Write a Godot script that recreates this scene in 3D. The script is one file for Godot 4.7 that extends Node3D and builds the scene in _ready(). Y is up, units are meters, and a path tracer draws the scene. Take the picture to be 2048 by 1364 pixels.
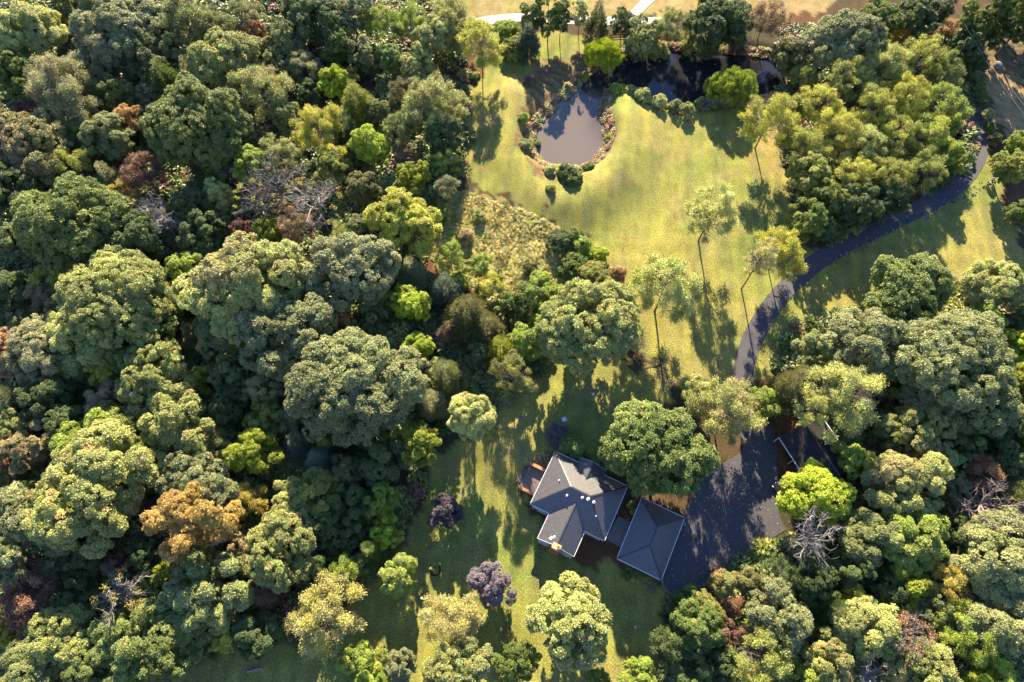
extends Node3D

const SUN_ELEVATION := 26.5
const WATER_LEVEL := 0.75

var rng := RandomNumberGenerator.new()
var wobble := FastNoiseLite.new()
var patch := FastNoiseLite.new()
var names := {}
var mats := {}
var tufts := {}
var trunks: Array[Mesh] = []
var limbs := {}
var pond: PackedVector2Array
var dam: PackedVector2Array

# real-world leaf and bark colours, linear values
var palette := {
	"darkgreen": Color(0.099, 0.143, 0.033), "darkgrey": Color(0.138, 0.168, 0.053), "green": Color(0.149, 0.199, 0.029), "freshgreen": Color(0.176, 0.240, 0.045),
	"oakgreen": Color(0.198, 0.245, 0.053), "greygreen": Color(0.226, 0.255, 0.078), "grey": Color(0.275, 0.291, 0.119), "palegrey": Color(0.330, 0.326, 0.139),
	"palegreen": Color(0.352, 0.372, 0.102), "paleyellow": Color(0.450, 0.470, 0.140), "yellowgreen": Color(0.300, 0.375, 0.045), "bright": Color(0.390, 0.468, 0.026),
	"goldgreen": Color(0.280, 0.315, 0.021), "yellow": Color(0.500, 0.490, 0.060), "oliveyellow": Color(0.310, 0.330, 0.060), "olive": Color(0.198, 0.194, 0.054),
	"gold": Color(0.460, 0.360, 0.065), "goldorange": Color(0.500, 0.330, 0.085), "palegold": Color(0.450, 0.410, 0.140), "orange": Color(0.480, 0.270, 0.080),
	"rust": Color(0.340, 0.170, 0.085), "salmon": Color(0.588, 0.308, 0.140), "redbrown": Color(0.224, 0.112, 0.067), "tan": Color(0.400, 0.288, 0.144),
	"purple": Color(0.120, 0.090, 0.102), "palepurple": Color(0.220, 0.175, 0.195), "twigpurple": Color(0.200, 0.160, 0.140), "twigbrown": Color(0.195, 0.128, 0.083),
	"bluegreen": Color(0.130, 0.180, 0.100), "straw": Color(0.66, 0.51, 0.15), "palebark": Color(0.400, 0.370, 0.330), "pinkbark": Color(0.380, 0.300, 0.260)}


func _ready():
	# ---- camera, sky, sun, exposure
	var cam := Camera3D.new()
	cam.name = "camera"
	cam.position = Vector3(0, 110, 0)
	cam.rotation_degrees = Vector3(-66, 0, 0)
	cam.fov = rad_to_deg(2.0 * atan(682.0 / 1330.0))
	cam.near = 1.0
	cam.far = 4000.0
	add_child(cam)
	var env := Environment.new()
	env.background_mode = Environment.BG_SKY
	var sky_mat := ProceduralSkyMaterial.new()
	sky_mat.sky_top_color = Color(0.32, 0.47, 0.73)
	sky_mat.sky_horizon_color = Color(0.8, 0.83, 0.86)
	sky_mat.sky_curve = 0.16
	sky_mat.ground_bottom_color = Color(0.2, 0.2, 0.14)
	sky_mat.ground_horizon_color = Color(0.6, 0.64, 0.66)
	sky_mat.sky_energy_multiplier = 0.74
	sky_mat.ground_energy_multiplier = 0.74
	var sky := Sky.new()
	sky.sky_material = sky_mat
	env.sky = sky
	env.tonemap_mode = Environment.TONE_MAPPER_LINEAR
	env.tonemap_exposure = 4.95
	env.sdfgi_enabled = true
	env.ssao_enabled = true
	env.ssil_enabled = true
	var we := WorldEnvironment.new()
	we.name = "world_environment"
	we.environment = env
	add_child(we)
	var sun := DirectionalLight3D.new()
	sun.name = "sun"
	sun.light_color = Color(1.0, 0.935, 0.81)
	sun.light_energy = 1.55
	sun.light_angular_distance = 0.5
	sun.shadow_enabled = true
	sun.rotation_degrees = Vector3(-SUN_ELEVATION, 181, 0)
	add_child(sun)

	rng.seed = 7
	wobble.seed = 3
	wobble.frequency = 0.09
	wobble.fractal_octaves = 3
	patch.seed = 11
	patch.frequency = 0.03
	patch.fractal_octaves = 4
	make_materials()
	make_tufts()
	make_wood()

	# ---- ground, water, drive
	pond = PackedVector2Array([Vector2(17.6, -112.3), Vector2(13.6, -107.3), Vector2(10.3, -103.8), Vector2(7.5, -100.2), Vector2(5.5, -96.7), Vector2(4.8, -93.7), Vector2(5.2, -91.1), Vector2(6.7, -88.9), Vector2(9.3, -87.8), Vector2(11.8, -87.5), Vector2(14.4, -87.9), Vector2(16.6, -89.6), Vector2(18.1, -91.8), Vector2(19.0, -94.4), Vector2(18.9, -97.7), Vector2(18.4, -101.3), Vector2(18.9, -105.5), Vector2(20.3, -107.9), Vector2(22.9, -109.2), Vector2(25.5, -108.6), Vector2(28.6, -106.6), Vector2(32.7, -104.4), Vector2(36.9, -103.3), Vector2(42.3, -104.1), Vector2(48.9, -105.2), Vector2(54.5, -106.6), Vector2(59.2, -109.2), Vector2(60.5, -113.8), Vector2(56.1, -117.1), Vector2(47.4, -118.6), Vector2(37.5, -119.2), Vector2(29.7, -119.2), Vector2(23.4, -116.8), Vector2(19.9, -114.4)])
	dam = PackedVector2Array([Vector2(0.4, -103.4), Vector2(-0.2, -96.0), Vector2(0.8, -88.2), Vector2(4.2, -81.1), Vector2(7.5, -78.2), Vector2(11.4, -77.5), Vector2(16.4, -79.6), Vector2(20.8, -84.3), Vector2(23.8, -90.1), Vector2(23.5, -97.3)])
	make_ground()
	make_water()
	make_drive()
	# ---- buildings
	make_house()
	make_garage()
	make_shed()
	# ---- trees
	plant_trees()
	# ---- ground cover and small things
	make_cover()
	make_small_things()


# ------------------------------------------------------------------ helpers
func numbered(called: String) -> String:
	var n: int = names.get(called, 0)
	names[called] = n + 1
	return called if n == 0 else "%s_%03d" % [called, n]


func thing(called: String, label: String, category: String, at := Vector3.ZERO, turn := 0.0, group := "") -> Node3D:
	var o := Node3D.new()
	o.name = numbered(called)
	add_child(o)
	o.position = at
	o.rotation.y = turn
	mark(o, label, category, group)
	return o


func mark(o: Node, label: String, category: String, group := ""):
	o.set_meta("label", label)
	o.set_meta("category", category)
	if group:
		o.set_meta("group", group)


func part(called: String, mesh: Mesh, mat: Material, parent: Node3D, at := Transform3D()) -> MeshInstance3D:
	var m := MeshInstance3D.new()
	m.name = called if parent != self else numbered(called)
	m.mesh = mesh
	m.material_override = mat
	m.transform = at
	parent.add_child(m, true)
	return m


func built(called: String, st: SurfaceTool, mat: Material, parent: Node3D) -> MeshInstance3D:
	st.generate_normals()
	return part(called, st.commit(), mat, parent)


func structure(called: String, st: SurfaceTool, mat: Material) -> MeshInstance3D:
	var m := built(called, st, mat, self)
	m.set_meta("kind", "structure")
	return m


func scatter(called: String, mesh: Mesh, mat: Material, where: Array, tint: PackedColorArray, parent: Node3D) -> MultiMeshInstance3D:
	var mm := MultiMesh.new()
	mm.transform_format = MultiMesh.TRANSFORM_3D
	mm.use_colors = true
	mm.mesh = mesh
	mm.instance_count = where.size()
	for i in where.size():
		mm.set_instance_transform(i, where[i])
		mm.set_instance_color(i, tint[i])
	var node := MultiMeshInstance3D.new()
	node.name = called if parent != self else numbered(called)
	node.multimesh = mm
	node.material_override = mat
	node.set_meta("kind", "stuff")
	parent.add_child(node, true)
	return node


func tool() -> SurfaceTool:
	var st := SurfaceTool.new()
	st.begin(Mesh.PRIMITIVE_TRIANGLES)
	st.set_smooth_group(-1)
	return st


func tri(st: SurfaceTool, a: Vector3, b: Vector3, c: Vector3):
	st.add_vertex(a)
	st.add_vertex(b)
	st.add_vertex(c)


# corners clockwise as seen from the front
func quad(st: SurfaceTool, a: Vector3, b: Vector3, c: Vector3, d: Vector3):
	tri(st, a, b, c)
	tri(st, a, c, d)


func box(st: SurfaceTool, lo: Vector3, hi: Vector3):
	var a := Vector3(lo.x, lo.y, lo.z)
	var b := Vector3(hi.x, lo.y, lo.z)
	var c := Vector3(hi.x, lo.y, hi.z)
	var d := Vector3(lo.x, lo.y, hi.z)
	var up := Vector3(0, hi.y - lo.y, 0)
	quad(st, a + up, b + up, c + up, d + up)
	quad(st, d, c, b, a)
	quad(st, d + up, c + up, c, d)
	quad(st, b + up, a + up, a, b)
	quad(st, c + up, b + up, b, c)
	quad(st, a + up, d + up, d, a)


# a bar of square section between two points
func bar(st: SurfaceTool, p: Vector3, q: Vector3, w: float, h: float):
	var f := (q - p).normalized()
	var side := f.cross(Vector3.UP)
	side = (Vector3.RIGHT if side.length() < 0.01 else side.normalized()) * w * 0.5
	var up := side.cross(f).normalized() * h * 0.5
	var c := [p - side - up, p + side - up, p + side + up, p - side + up, q - side - up, q + side - up, q + side + up, q - side + up]
	for k in [[0, 1, 2, 3], [7, 6, 5, 4], [3, 2, 6, 7], [1, 0, 4, 5], [2, 1, 5, 6], [0, 3, 7, 4]]:
		quad(st, c[k[0]], c[k[1]], c[k[2]], c[k[3]])


# a tapered tube along points, radius from ra to rb
func tube(st: SurfaceTool, pts: Array, ra: float, rb: float, sides := 6, cap := true):
	var rings := []
	for i in pts.size():
		var p: Vector3 = pts[i]
		var f: Vector3 = (pts[mini(i + 1, pts.size() - 1)] - pts[maxi(i - 1, 0)]).normalized()
		var x := f.cross(Vector3(0.31, 0.2, 0.93)).normalized()
		var y := f.cross(x)
		var r := lerpf(ra, rb, float(i) / (pts.size() - 1))
		var ring := []
		for k in sides:
			var a := TAU * k / sides
			ring.append(p + (x * cos(a) + y * sin(a)) * r)
		rings.append(ring)
	for i in pts.size() - 1:
		for k in sides:
			var k2 := (k + 1) % sides
			quad(st, rings[i][k], rings[i + 1][k], rings[i + 1][k2], rings[i][k2])
	if cap:
		for k in range(1, sides - 1):
			tri(st, rings[-1][0], rings[-1][k + 1], rings[-1][k])


func disc(st: SurfaceTool, at: Vector3, r: float, h: float, sides := 12):
	tube(st, [at, at + Vector3.UP * h], r, r, sides, true)


func rand_dir() -> Vector3:
	var y := rng.randf_range(-1, 1)
	var a := rng.randf() * TAU
	return Vector3(cos(a) * sqrt(1 - y * y), y, sin(a) * sqrt(1 - y * y))


func upright(n: Vector3, size: float, spin: float) -> Basis:
	var x := n.cross(Vector3(0.13, 0.21, 0.97)).normalized()
	var z := x.cross(n)
	return Basis(x * cos(spin) + z * sin(spin), n, z * cos(spin) - x * sin(spin)).scaled_local(Vector3.ONE * size)


func noise_texture(freq: float, dark: float, light: float, seed_: int, octaves := 4, size := 512, kind := FastNoiseLite.TYPE_SIMPLEX_SMOOTH) -> NoiseTexture2D:
	var n := FastNoiseLite.new()
	n.noise_type = kind
	n.seed = seed_
	n.frequency = freq
	n.fractal_octaves = octaves
	var t := NoiseTexture2D.new()
	t.width = size
	t.height = size
	t.seamless = true
	t.noise = n
	var g := Gradient.new()
	g.set_color(0, Color(dark, dark, dark).linear_to_srgb())
	g.set_color(1, Color(light, light, light).linear_to_srgb())
	t.color_ramp = g
	return t


func plain(called: String, c: Color, rough := 0.8, spec := 0.5) -> StandardMaterial3D:
	var m := StandardMaterial3D.new()
	m.resource_name = called
	m.albedo_color = c.linear_to_srgb()
	m.roughness = rough
	m.metallic_specular = spec
	mats[called] = m
	return m


func grained(called: String, c: Color, freq: float, scale_: float, dark: float, rough := 0.85, relief := 0.0) -> StandardMaterial3D:
	var m := plain(called, c, rough)
	m.albedo_texture = noise_texture(freq, dark, 1.0, called.length() * 7 + 1)
	m.uv1_triplanar = true
	m.uv1_world_triplanar = true
	m.uv1_scale = Vector3.ONE * scale_
	if relief > 0.0:
		m.heightmap_enabled = true
		m.heightmap_texture = m.albedo_texture
		m.heightmap_scale = relief
	return m


func make_materials():
	var leaf := plain("leaf", Color.WHITE, 0.5, 0.5)
	leaf.vertex_color_use_as_albedo = true
	leaf.cull_mode = BaseMaterial3D.CULL_DISABLED
	leaf.backlight_enabled = true
	leaf.backlight = Color(0.8, 0.8, 0.8)
	grained("bark", Color(0.1, 0.078, 0.06), 0.03, 0.5, 0.4)
	grained("grey_bark", Color(0.17, 0.15, 0.13), 0.03, 0.5, 0.55)
	grained("pale_bark", Color(0.25, 0.225, 0.195), 0.03, 0.5, 0.6)
	grained("pink_bark", Color(0.22, 0.17, 0.15), 0.03, 0.5, 0.6)
	grained("asphalt", Color(0.057, 0.052, 0.055), 0.02, 0.13, 0.72, 0.8, 0.0)
	grained("edging", Color(0.2, 0.13, 0.11), 0.02, 0.4, 0.5)
	grained("concrete", Color(0.2, 0.178, 0.165), 0.015, 0.16, 0.6, 0.85)
	grained("gravel", Color(0.55, 0.5, 0.45), 0.05, 0.3, 0.5)
	grained("siding", Color(0.45, 0.46, 0.49), 0.01, 0.2, 0.85)
	grained("stone", Color(0.22, 0.2, 0.2), 0.02, 0.5, 0.5, 0.85, 1.0)
	grained("brick_red", Color(0.27, 0.13, 0.085), 0.06, 0.6, 0.55)
	grained("brick_buff", Color(0.55, 0.32, 0.16), 0.06, 0.6, 0.6)
	grained("deck_floor", Color(0.15, 0.115, 0.1), 0.02, 0.3, 0.6)
	grained("cedar_rail", Color(0.42, 0.19, 0.09), 0.02, 0.4, 0.6)
	grained("timber", Color(0.16, 0.07, 0.055), 0.03, 0.4, 0.5)
	grained("shore_mud", Color(0.24, 0.2, 0.16), 0.05, 0.5, 0.5)
	grained("mulch", Color(0.05, 0.032, 0.024), 0.06, 0.6, 0.4, 0.95, 3.0)
	grained("weathered", Color(0.45, 0.42, 0.38), 0.02, 0.5, 0.6)
	plain("white_trim", Color(0.52, 0.52, 0.54), 0.45)
	plain("white_metal", Color(0.75, 0.76, 0.78), 0.4)
	plain("flue_dark", Color(0.01, 0.01, 0.01), 0.9)
	plain("window_glass", Color(0.03, 0.035, 0.045), 0.08)
	plain("car_paint", Color(0.012, 0.013, 0.018), 0.25)
	plain("rubber", Color(0.015, 0.015, 0.015), 0.9)
	plain("chrome", Color(0.7, 0.7, 0.72), 0.2).metallic = 1.0
	plain("lamp_lens", Color(0.75, 0.72, 0.68), 0.15)
	plain("wire", Color(0.14, 0.14, 0.145), 0.6)
	# shingles: courses 0.14 m deep, staggered tabs, mottled granules; one tile is 2.24 m square
	var im := Image.create(512, 512, false, Image.FORMAT_RGB8)
	var hi := Image.create(512, 512, false, Image.FORMAT_RGB8)
	rng.seed = 21
	var tones := []
	for r in 16:
		var row := []
		for k in 8:
			row.append(rng.randf_range(0.72, 1.0))
		tones.append(row)
	for y in 512:
		var course := y / 32
		var into := (y % 32) / 32.0
		for x in 512:
			var xs := (x + (course * 37) % 64) % 512
			var tab: int = xs / 64
			var gap := xs % 64 < 3
			var v: float = tones[course][tab] * rng.randf_range(0.78, 1.0)
			if gap:
				v *= 0.7
			im.set_pixel(x, y, Color(v, v * 0.985, v * 0.975))
			var hh := clampf(1.0 - into * 0.9, 0.05, 1.0) * (0.55 if gap else 1.0)
			hi.set_pixel(x, y, Color(hh, hh, hh))
	var sh := plain("shingle", Color(0.1, 0.094, 0.102), 0.45, 0.9)
	sh.albedo_texture = ImageTexture.create_from_image(im)
	sh.heightmap_enabled = true
	sh.heightmap_texture = ImageTexture.create_from_image(hi)
	sh.heightmap_scale = 1.2
	sh.detail_enabled = true
	sh.detail_albedo = noise_texture(0.012, 0.6, 1.0, 41, 4, 512)
	sh.detail_blend_mode = BaseMaterial3D.BLEND_MODE_MUL
	var cap := sh.duplicate() as StandardMaterial3D
	cap.resource_name = "ridge_shingle"
	cap.roughness = 0.55
	cap.metallic_specular = 0.6
	cap.albedo_color = Color(0.06, 0.056, 0.062).linear_to_srgb()
	mats["ridge_shingle"] = cap
	var shaded_roof := sh.duplicate() as StandardMaterial3D  # shingle copy for the shed, tree shade put into its darker colour
	shaded_roof.resource_name = "shaded_shingle"
	shaded_roof.albedo_color = Color(0.045, 0.038, 0.036).linear_to_srgb()
	shaded_roof.roughness = 0.75
	shaded_roof.metallic_specular = 0.4
	mats["shaded_shingle"] = shaded_roof
	# ground: vertex colours carry what grows or lies there, the texture its grain
	var gr := plain("ground", Color.WHITE, 0.92, 0.25)
	gr.vertex_color_use_as_albedo = true
	gr.albedo_texture = noise_texture(0.06, 0.3, 1.0, 5, 5, 1024)
	gr.uv1_triplanar = true
	gr.uv1_world_triplanar = true
	gr.uv1_scale = Vector3.ONE * 0.045
	gr.heightmap_enabled = true
	gr.heightmap_texture = gr.albedo_texture
	gr.heightmap_scale = 7.0
	gr.detail_enabled = true
	gr.detail_albedo = noise_texture(0.011, 0.62, 1.0, 9, 4, 512)
	gr.detail_blend_mode = BaseMaterial3D.BLEND_MODE_MUL
	gr.detail_uv_layer = BaseMaterial3D.DETAIL_UV_1
	# water: smooth, faint ripples; the silt in it is a vertex colour
	var wa := plain("water", Color.WHITE, 0.04, 0.5)
	wa.vertex_color_use_as_albedo = true
	wa.normal_enabled = true
	var rip := noise_texture(0.035, 0.0, 1.0, 31, 3, 512)
	rip.as_normal_map = true
	rip.bump_strength = 1.6
	wa.normal_texture = rip
	wa.normal_scale = 0.12
	wa.uv1_triplanar = true
	wa.uv1_world_triplanar = true
	wa.uv1_scale = Vector3.ONE * 0.12


# ------------------------------------------------------------------ leaves
func leaf_mesh(seed_: int, n: int, kind: String) -> ArrayMesh:
	rng.seed = seed_
	var v := PackedVector3Array()
	var c := PackedColorArray()
	for i in n:
		var d := rand_dir()
		var p: Vector3
		var along: Vector3
		var flat: Vector3
		var l := 0.3
		var w := 0.16
		match kind:
			"dense":
				# a rosette of leaves round a twig end, open underneath
				if d.y < -0.1:
					d.y = -d.y
				p = d * rng.randf_range(0.35, 0.85) * Vector3(1, 0.7, 1)
				flat = (Vector3.UP * 0.8 + d * 0.35 + rand_dir() * 0.8).normalized()
				along = (d + rand_dir() * 0.7).slide(flat).normalized()
				l = rng.randf_range(0.3, 0.58)
				w = l * 0.5
			"airy":
				p = d * pow(rng.randf(), 0.5) * Vector3(1.15, 0.7, 1.15)
				flat = (Vector3.UP * 0.6 + rand_dir() * 0.8).normalized()
				along = rand_dir().cross(flat).normalized()
				l = rng.randf_range(0.24, 0.5)
				w = l * 0.5
			"needle":
				# a flat spray that reaches out along +z and droops at its tip
				var t := rng.randf()
				var s := rng.randf_range(-1, 1)
				p = Vector3(s * 0.42 * sin(PI * (0.12 + t * 0.8)), -0.16 * t * t + rng.randf_range(-0.1, 0.1), t * 1.25)
				along = Vector3(s * 0.8, rng.randf_range(-0.2, 0.45), 0.7).normalized()
				flat = along.cross(rand_dir()).normalized()
				l = rng.randf_range(0.18, 0.32)
				w = l * 0.28
			"hanging":
				var a := rng.randf() * TAU
				var q := sqrt(rng.randf()) * 0.9
				p = Vector3(cos(a) * q, rng.randf_range(-1.7, 0.35) * (0.45 + 0.55 * q), sin(a) * q)
				along = (Vector3.DOWN * 0.8 + rand_dir() * 0.6).normalized()
				flat = along.cross(rand_dir()).normalized()
				l = rng.randf_range(0.45, 0.85)
				w = l * 0.24
			"blade":
				var a := rng.randf() * TAU
				var lean := rng.randf_range(0.5, 3.5)
				p = Vector3(cos(a), 0, sin(a)) * rng.randf() * 0.35
				along = Vector3(cos(a) * lean, 1.0, sin(a) * lean + 0.15).normalized()
				flat = along.cross(Vector3(-sin(a), 0, cos(a))).normalized()
				l = rng.randf_range(0.6, 1.15)
				w = rng.randf_range(0.07, 0.13)
		var side := flat.cross(along).normalized() * w * 0.5
		var mid := p + along * l * 0.5 + flat * l * 0.07
		var tip := p + along * l
		for q in [p, mid + side, tip, p, tip, mid - side]:
			v.append(q)
		var b := rng.randf_range(0.68, 1.3)
		var warm := rng.randf_range(0.92, 1.08)
		for k in 6:
			c.append(Color(b * warm, b, b / warm))
	var arr := []
	arr.resize(Mesh.ARRAY_MAX)
	arr[Mesh.ARRAY_VERTEX] = v
	arr[Mesh.ARRAY_COLOR] = c
	var m := ArrayMesh.new()
	m.add_surface_from_arrays(Mesh.PRIMITIVE_TRIANGLES, arr)
	return m


func make_tufts():
	tufts = {"dense": [], "airy": [], "needle": [], "hanging": [], "blade": []}
	for k in 3:
		tufts.dense.append(leaf_mesh(100 + k, 112, "dense"))
		tufts.airy.append(leaf_mesh(200 + k, 42, "airy"))
		tufts.needle.append(leaf_mesh(300 + k, 130, "needle"))
		tufts.hanging.append(leaf_mesh(400 + k, 80, "hanging"))
		tufts.blade.append(leaf_mesh(500 + k, 60, "blade"))


# ------------------------------------------------------------------ trunks and limbs, one metre long, grown once and scaled
func make_wood():
	rng.seed = 33
	for k in 3:
		var st := tool()
		var pts := []
		var drift := Vector3.ZERO
		for i in 7:
			pts.append(Vector3(drift.x, i / 6.0, drift.z))
			drift += Vector3(rng.randf_range(-0.018, 0.018), 0, rng.randf_range(-0.018, 0.018))
		tube(st, [Vector3(0, -0.04, 0), Vector3(0, 0.03, 0)], 0.048, 0.032, 9, false)
		tube(st, pts, 0.033, 0.012, 9)
		st.generate_normals()
		trunks.append(st.commit())
	limbs = {"plain": [], "twiggy": [], "bare": []}
	for k in 4:
		limbs.plain.append(limb_mesh(3, 1))
		limbs.twiggy.append(limb_mesh(9, 7))
		limbs.bare.append(limb_mesh(8, 5, 1.5))


func crooked(from: Vector3, dir: Vector3, length: float, steps: int, bend: float) -> Array:
	var pts := [from]
	var d := dir.normalized()
	for i in steps:
		d = (d + rand_dir() * bend + Vector3.UP * 0.06).normalized()
		pts.append(pts[-1] + d * length / steps)
	return pts


func limb_mesh(branches: int, twigs: int, stout := 1.0) -> ArrayMesh:
	var st := tool()
	var main := crooked(Vector3.ZERO, Vector3.UP, 1.0, 7, 0.22)
	tube(st, main, 0.019 * stout, 0.003 * stout, 6)
	for b in branches:
		var i := 1 + (b * 6) / branches
		var out := (rand_dir() * Vector3(1, 0.2, 1)).normalized()
		var br := crooked(main[i], out + Vector3.UP * rng.randf_range(0.3, 1.0), rng.randf_range(0.3, 0.6) * (1.15 - i * 0.1), 5, 0.28)
		tube(st, br, 0.0075 * stout * stout, 0.0018 * stout, 4, false)
		for w in twigs:
			var j := 1 + (w % 5)
			var tw := crooked(br[j], rand_dir() + Vector3.UP * 0.6, rng.randf_range(0.1, 0.26), 3, 0.35)
			tube(st, tw, 0.003 * stout, 0.001 * stout, 3, false)
			if twigs > 5:
				for k in 2:
					tube(st, crooked(tw[1 + k], rand_dir() + Vector3.UP * 0.5, rng.randf_range(0.05, 0.12), 2, 0.3), 0.0017, 0.0007, 3, false)
	st.generate_normals()
	return st.commit()


func lay(p: Vector3, q: Vector3) -> Transform3D:
	var d := q - p
	return Transform3D(upright(d.normalized(), d.length(), rng.randf() * TAU), p)


# ------------------------------------------------------------------ trees
func tree(called: String, form: String, x: float, z: float, r: float, h: float, shade: String, accent: String, share: float, label: String, category: String, group: String):
	rng.seed = int(x * 131.0) * 7919 + int(z * 97.0)
	var o := thing(called, label, category, Vector3(x, ground_height(x, z), z), 0.0, group)
	var base: Color = palette[shade]
	var other: Color = palette[accent]
	var where := []
	var tint := PackedColorArray()
	var lobes := []
	var kind := "dense"
	var step := clampf(r * 0.125, 0.48, 0.84)
	var top := h
	var wood := "bark"
	if form == "B":
		wood = {"palebark": "pale_bark", "pinkbark": "pink_bark"}.get(shade, "grey_bark")
	match form:
		"O", "P":
			var small := r < 4.5 or form == "P"
			var cy := h * (0.55 if small else 0.6)
			var ry := h * (0.45 if small else 0.4)
			var n := int(clampf(10 + r * 3.2, 12, 40))
			lobes.append([Vector3(0, cy - ry * 0.2, 0), r * 0.52, 0.95, false])
			# a few great boughs, each carrying several rounded clumps
			var boughs := []
			for i in 6 + int(r * 0.4):
				boughs.append([rand_dir(), rng.randf_range(0.74, 1.2), rng.randf_range(0.85, 1.15), rng.randf() < share])
			for i in n:
				var yy := 1.0 - (i + 0.5) / n * 1.55
				var a := i * 2.4 + rng.randf_range(-0.6, 0.6)
				var q := sqrt(maxf(0.0, 1 - yy * yy))
				var d := Vector3(cos(a) * q, yy, sin(a) * q)
				var own: Array = boughs[0]
				for g in boughs:
					if d.dot(g[0]) > d.dot(own[0]):
						own = g
				var rl := r * rng.randf_range(0.15, 0.3)
				var reach: float = own[1] * rng.randf_range(0.86, 1.1)
				lobes.append([Vector3(d.x * (r - rl) * reach, cy + yy * (ry - rl * 0.5) * reach, d.z * (r - rl) * reach), rl, own[2] * rng.randf_range(0.9, 1.1), own[3]])
		"S":
			var n := 5 + int(r * 2)
			for i in n:
				var a := i * 2.4
				var q := sqrt((i + 0.5) / n) * r * 0.72
				var rl := r * rng.randf_range(0.3, 0.46)
				lobes.append([Vector3(cos(a) * q, maxf(rl * 0.5, h * 0.62 * (1.1 - q / r) + rng.randf_range(-0.1, 0.1) * h), sin(a) * q), rl, rng.randf_range(0.86, 1.16), rng.randf() < share])
			if shade.begins_with("twig"):
				kind = "airy"
		"W":
			kind = "hanging"
			for i in 14:
				var yy := 1.0 - (i + 0.5) / 14 * 1.15
				var a := i * 2.4
				var q := sqrt(maxf(0.0, 1 - yy * yy)) * r * 0.66
				lobes.append([Vector3(cos(a) * q, h * (0.5 + 0.38 * yy), sin(a) * q), r * rng.randf_range(0.3, 0.42), rng.randf_range(0.88, 1.14), rng.randf() < share])
		"L":
			kind = "airy"
			step = clampf(r * 0.13, 0.5, 0.8)
			var n := int(clampf(20 + r * 4.0, 24, 52))
			for i in n:
				var yy := 1.0 - (i + 0.5) / n * 1.4
				var a := i * 2.4 + rng.randf_range(-0.8, 0.8)
				var rl := r * rng.randf_range(0.11, 0.22)
				var q := sqrt(maxf(0.0, 1 - yy * yy)) * pow(rng.randf_range(0.3, 1.25), 0.6)
				lobes.append([Vector3(cos(a) * q * (r - rl), h * (0.6 + 0.36 * yy) * rng.randf_range(0.82, 1.06), sin(a) * q * (r - rl)), rl, rng.randf_range(0.82, 1.18), rng.randf() < share])
	var lean := rng.randf() * TAU
	var wide := rng.randf_range(0.02, 0.16)
	var along := Vector3(cos(lean), 0, sin(lean))
	for lobe in lobes:
		lobe[0] += along * lobe[0].dot(along) * wide - along.cross(Vector3.UP) * lobe[0].dot(along.cross(Vector3.UP)) * wide
	for lobe in lobes:
		var c: Vector3 = lobe[0]
		var rl: float = lobe[1]
		var count := int((13.0 if kind == "dense" else 8.0 if kind == "airy" else 7.0) * rl * rl / (step * step)) + 3
		for i in count:
			var d := rand_dir()
			if kind != "airy" and d.y < -0.55:
				continue
			var p := c + d * rl * (rng.randf_range(0.68, 1.2) if kind == "dense" else rng.randf_range(0.84, 1.08) if kind != "airy" else pow(rng.randf(), 0.4)) * Vector3(1, 0.86, 1)
			if p.y < 0.25:
				continue
			var buried := false
			for k in lobes:
				if k != lobe and p.distance_to(k[0]) < k[1] * 0.66:
					buried = true
					break
			if buried and kind != "airy":
				continue
			var n := (d + Vector3.UP * (0.55 if kind == "dense" else 1.4)).normalized()
			if kind == "hanging":
				n = (Vector3.UP + d * 0.25).normalized()
			where.append(Transform3D(upright(n, step * rng.randf_range(0.6, 1.1) * (0.82 if kind == "dense" else 1.0), rng.randf() * TAU), p))
			tint.append(leaf_tone(base, other, lobe[2], lobe[3], share))
	if form == "C":
		kind = "needle"
		var layers := int(h * 1.5)
		for i in layers:
			var t := (i + 0.5) / layers
			var rr := r * pow(1.0 - t, 0.72) * rng.randf_range(0.88, 1.1)
			var n := int(5 + rr * 5)
			for k in n:
				var a := TAU * k / n + rng.randf_range(-0.3, 0.3) + i
				var out := Vector3(sin(a), 0, cos(a))
				var size := maxf(rr * 0.62, 0.6) * rng.randf_range(0.8, 1.15)
				var b := Basis(Vector3.UP, a) * Basis(Vector3.RIGHT, rng.randf_range(-0.55, 0.1))
				where.append(Transform3D(b.scaled_local(Vector3.ONE * size), Vector3(0, h * (0.1 + 0.88 * t), 0) + out * rr * 0.35))
				tint.append(leaf_tone(base, other, 1.0, false, share * 0.5))
	if form == "B":
		kind = "airy"
		step = 0.55
		for i in int(240 * share):
			var d := rand_dir()
			where.append(Transform3D(upright(Vector3.UP, rng.randf_range(0.4, 0.7), rng.randf() * TAU), Vector3(d.x * r * 0.8, h * (0.62 + 0.3 * d.y), d.z * r * 0.8)))
			tint.append(leaf_tone(other, other, 1.0, false, 0.0))
	# wood
	if form == "S":
		var st := tool()
		for k in 5:
			tube(st, crooked(Vector3(rng.randf_range(-0.2, 0.2), -0.1, rng.randf_range(-0.2, 0.2)) * r * 0.4, Vector3(rng.randf_range(-1, 1), 1.2, rng.randf_range(-1, 1)), h * 0.75, 4, 0.15), 0.05, 0.015, 5)
		built("stem", st, mats.bark, o)
		if shade.begins_with("twig"):
			for k in 7:
				var a := TAU * k / 7
				part("limb", limbs.twiggy[k % 4], mats.grey_bark, o, lay(Vector3(0, 0.2, 0), Vector3(cos(a) * r * 0.85, h * rng.randf_range(0.55, 1.0), sin(a) * r * 0.85)))
	else:
		var tall := {"O": 0.7, "P": 0.85, "W": 0.7, "L": 0.72, "C": 0.95, "B": 0.72}[form] as float
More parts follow.
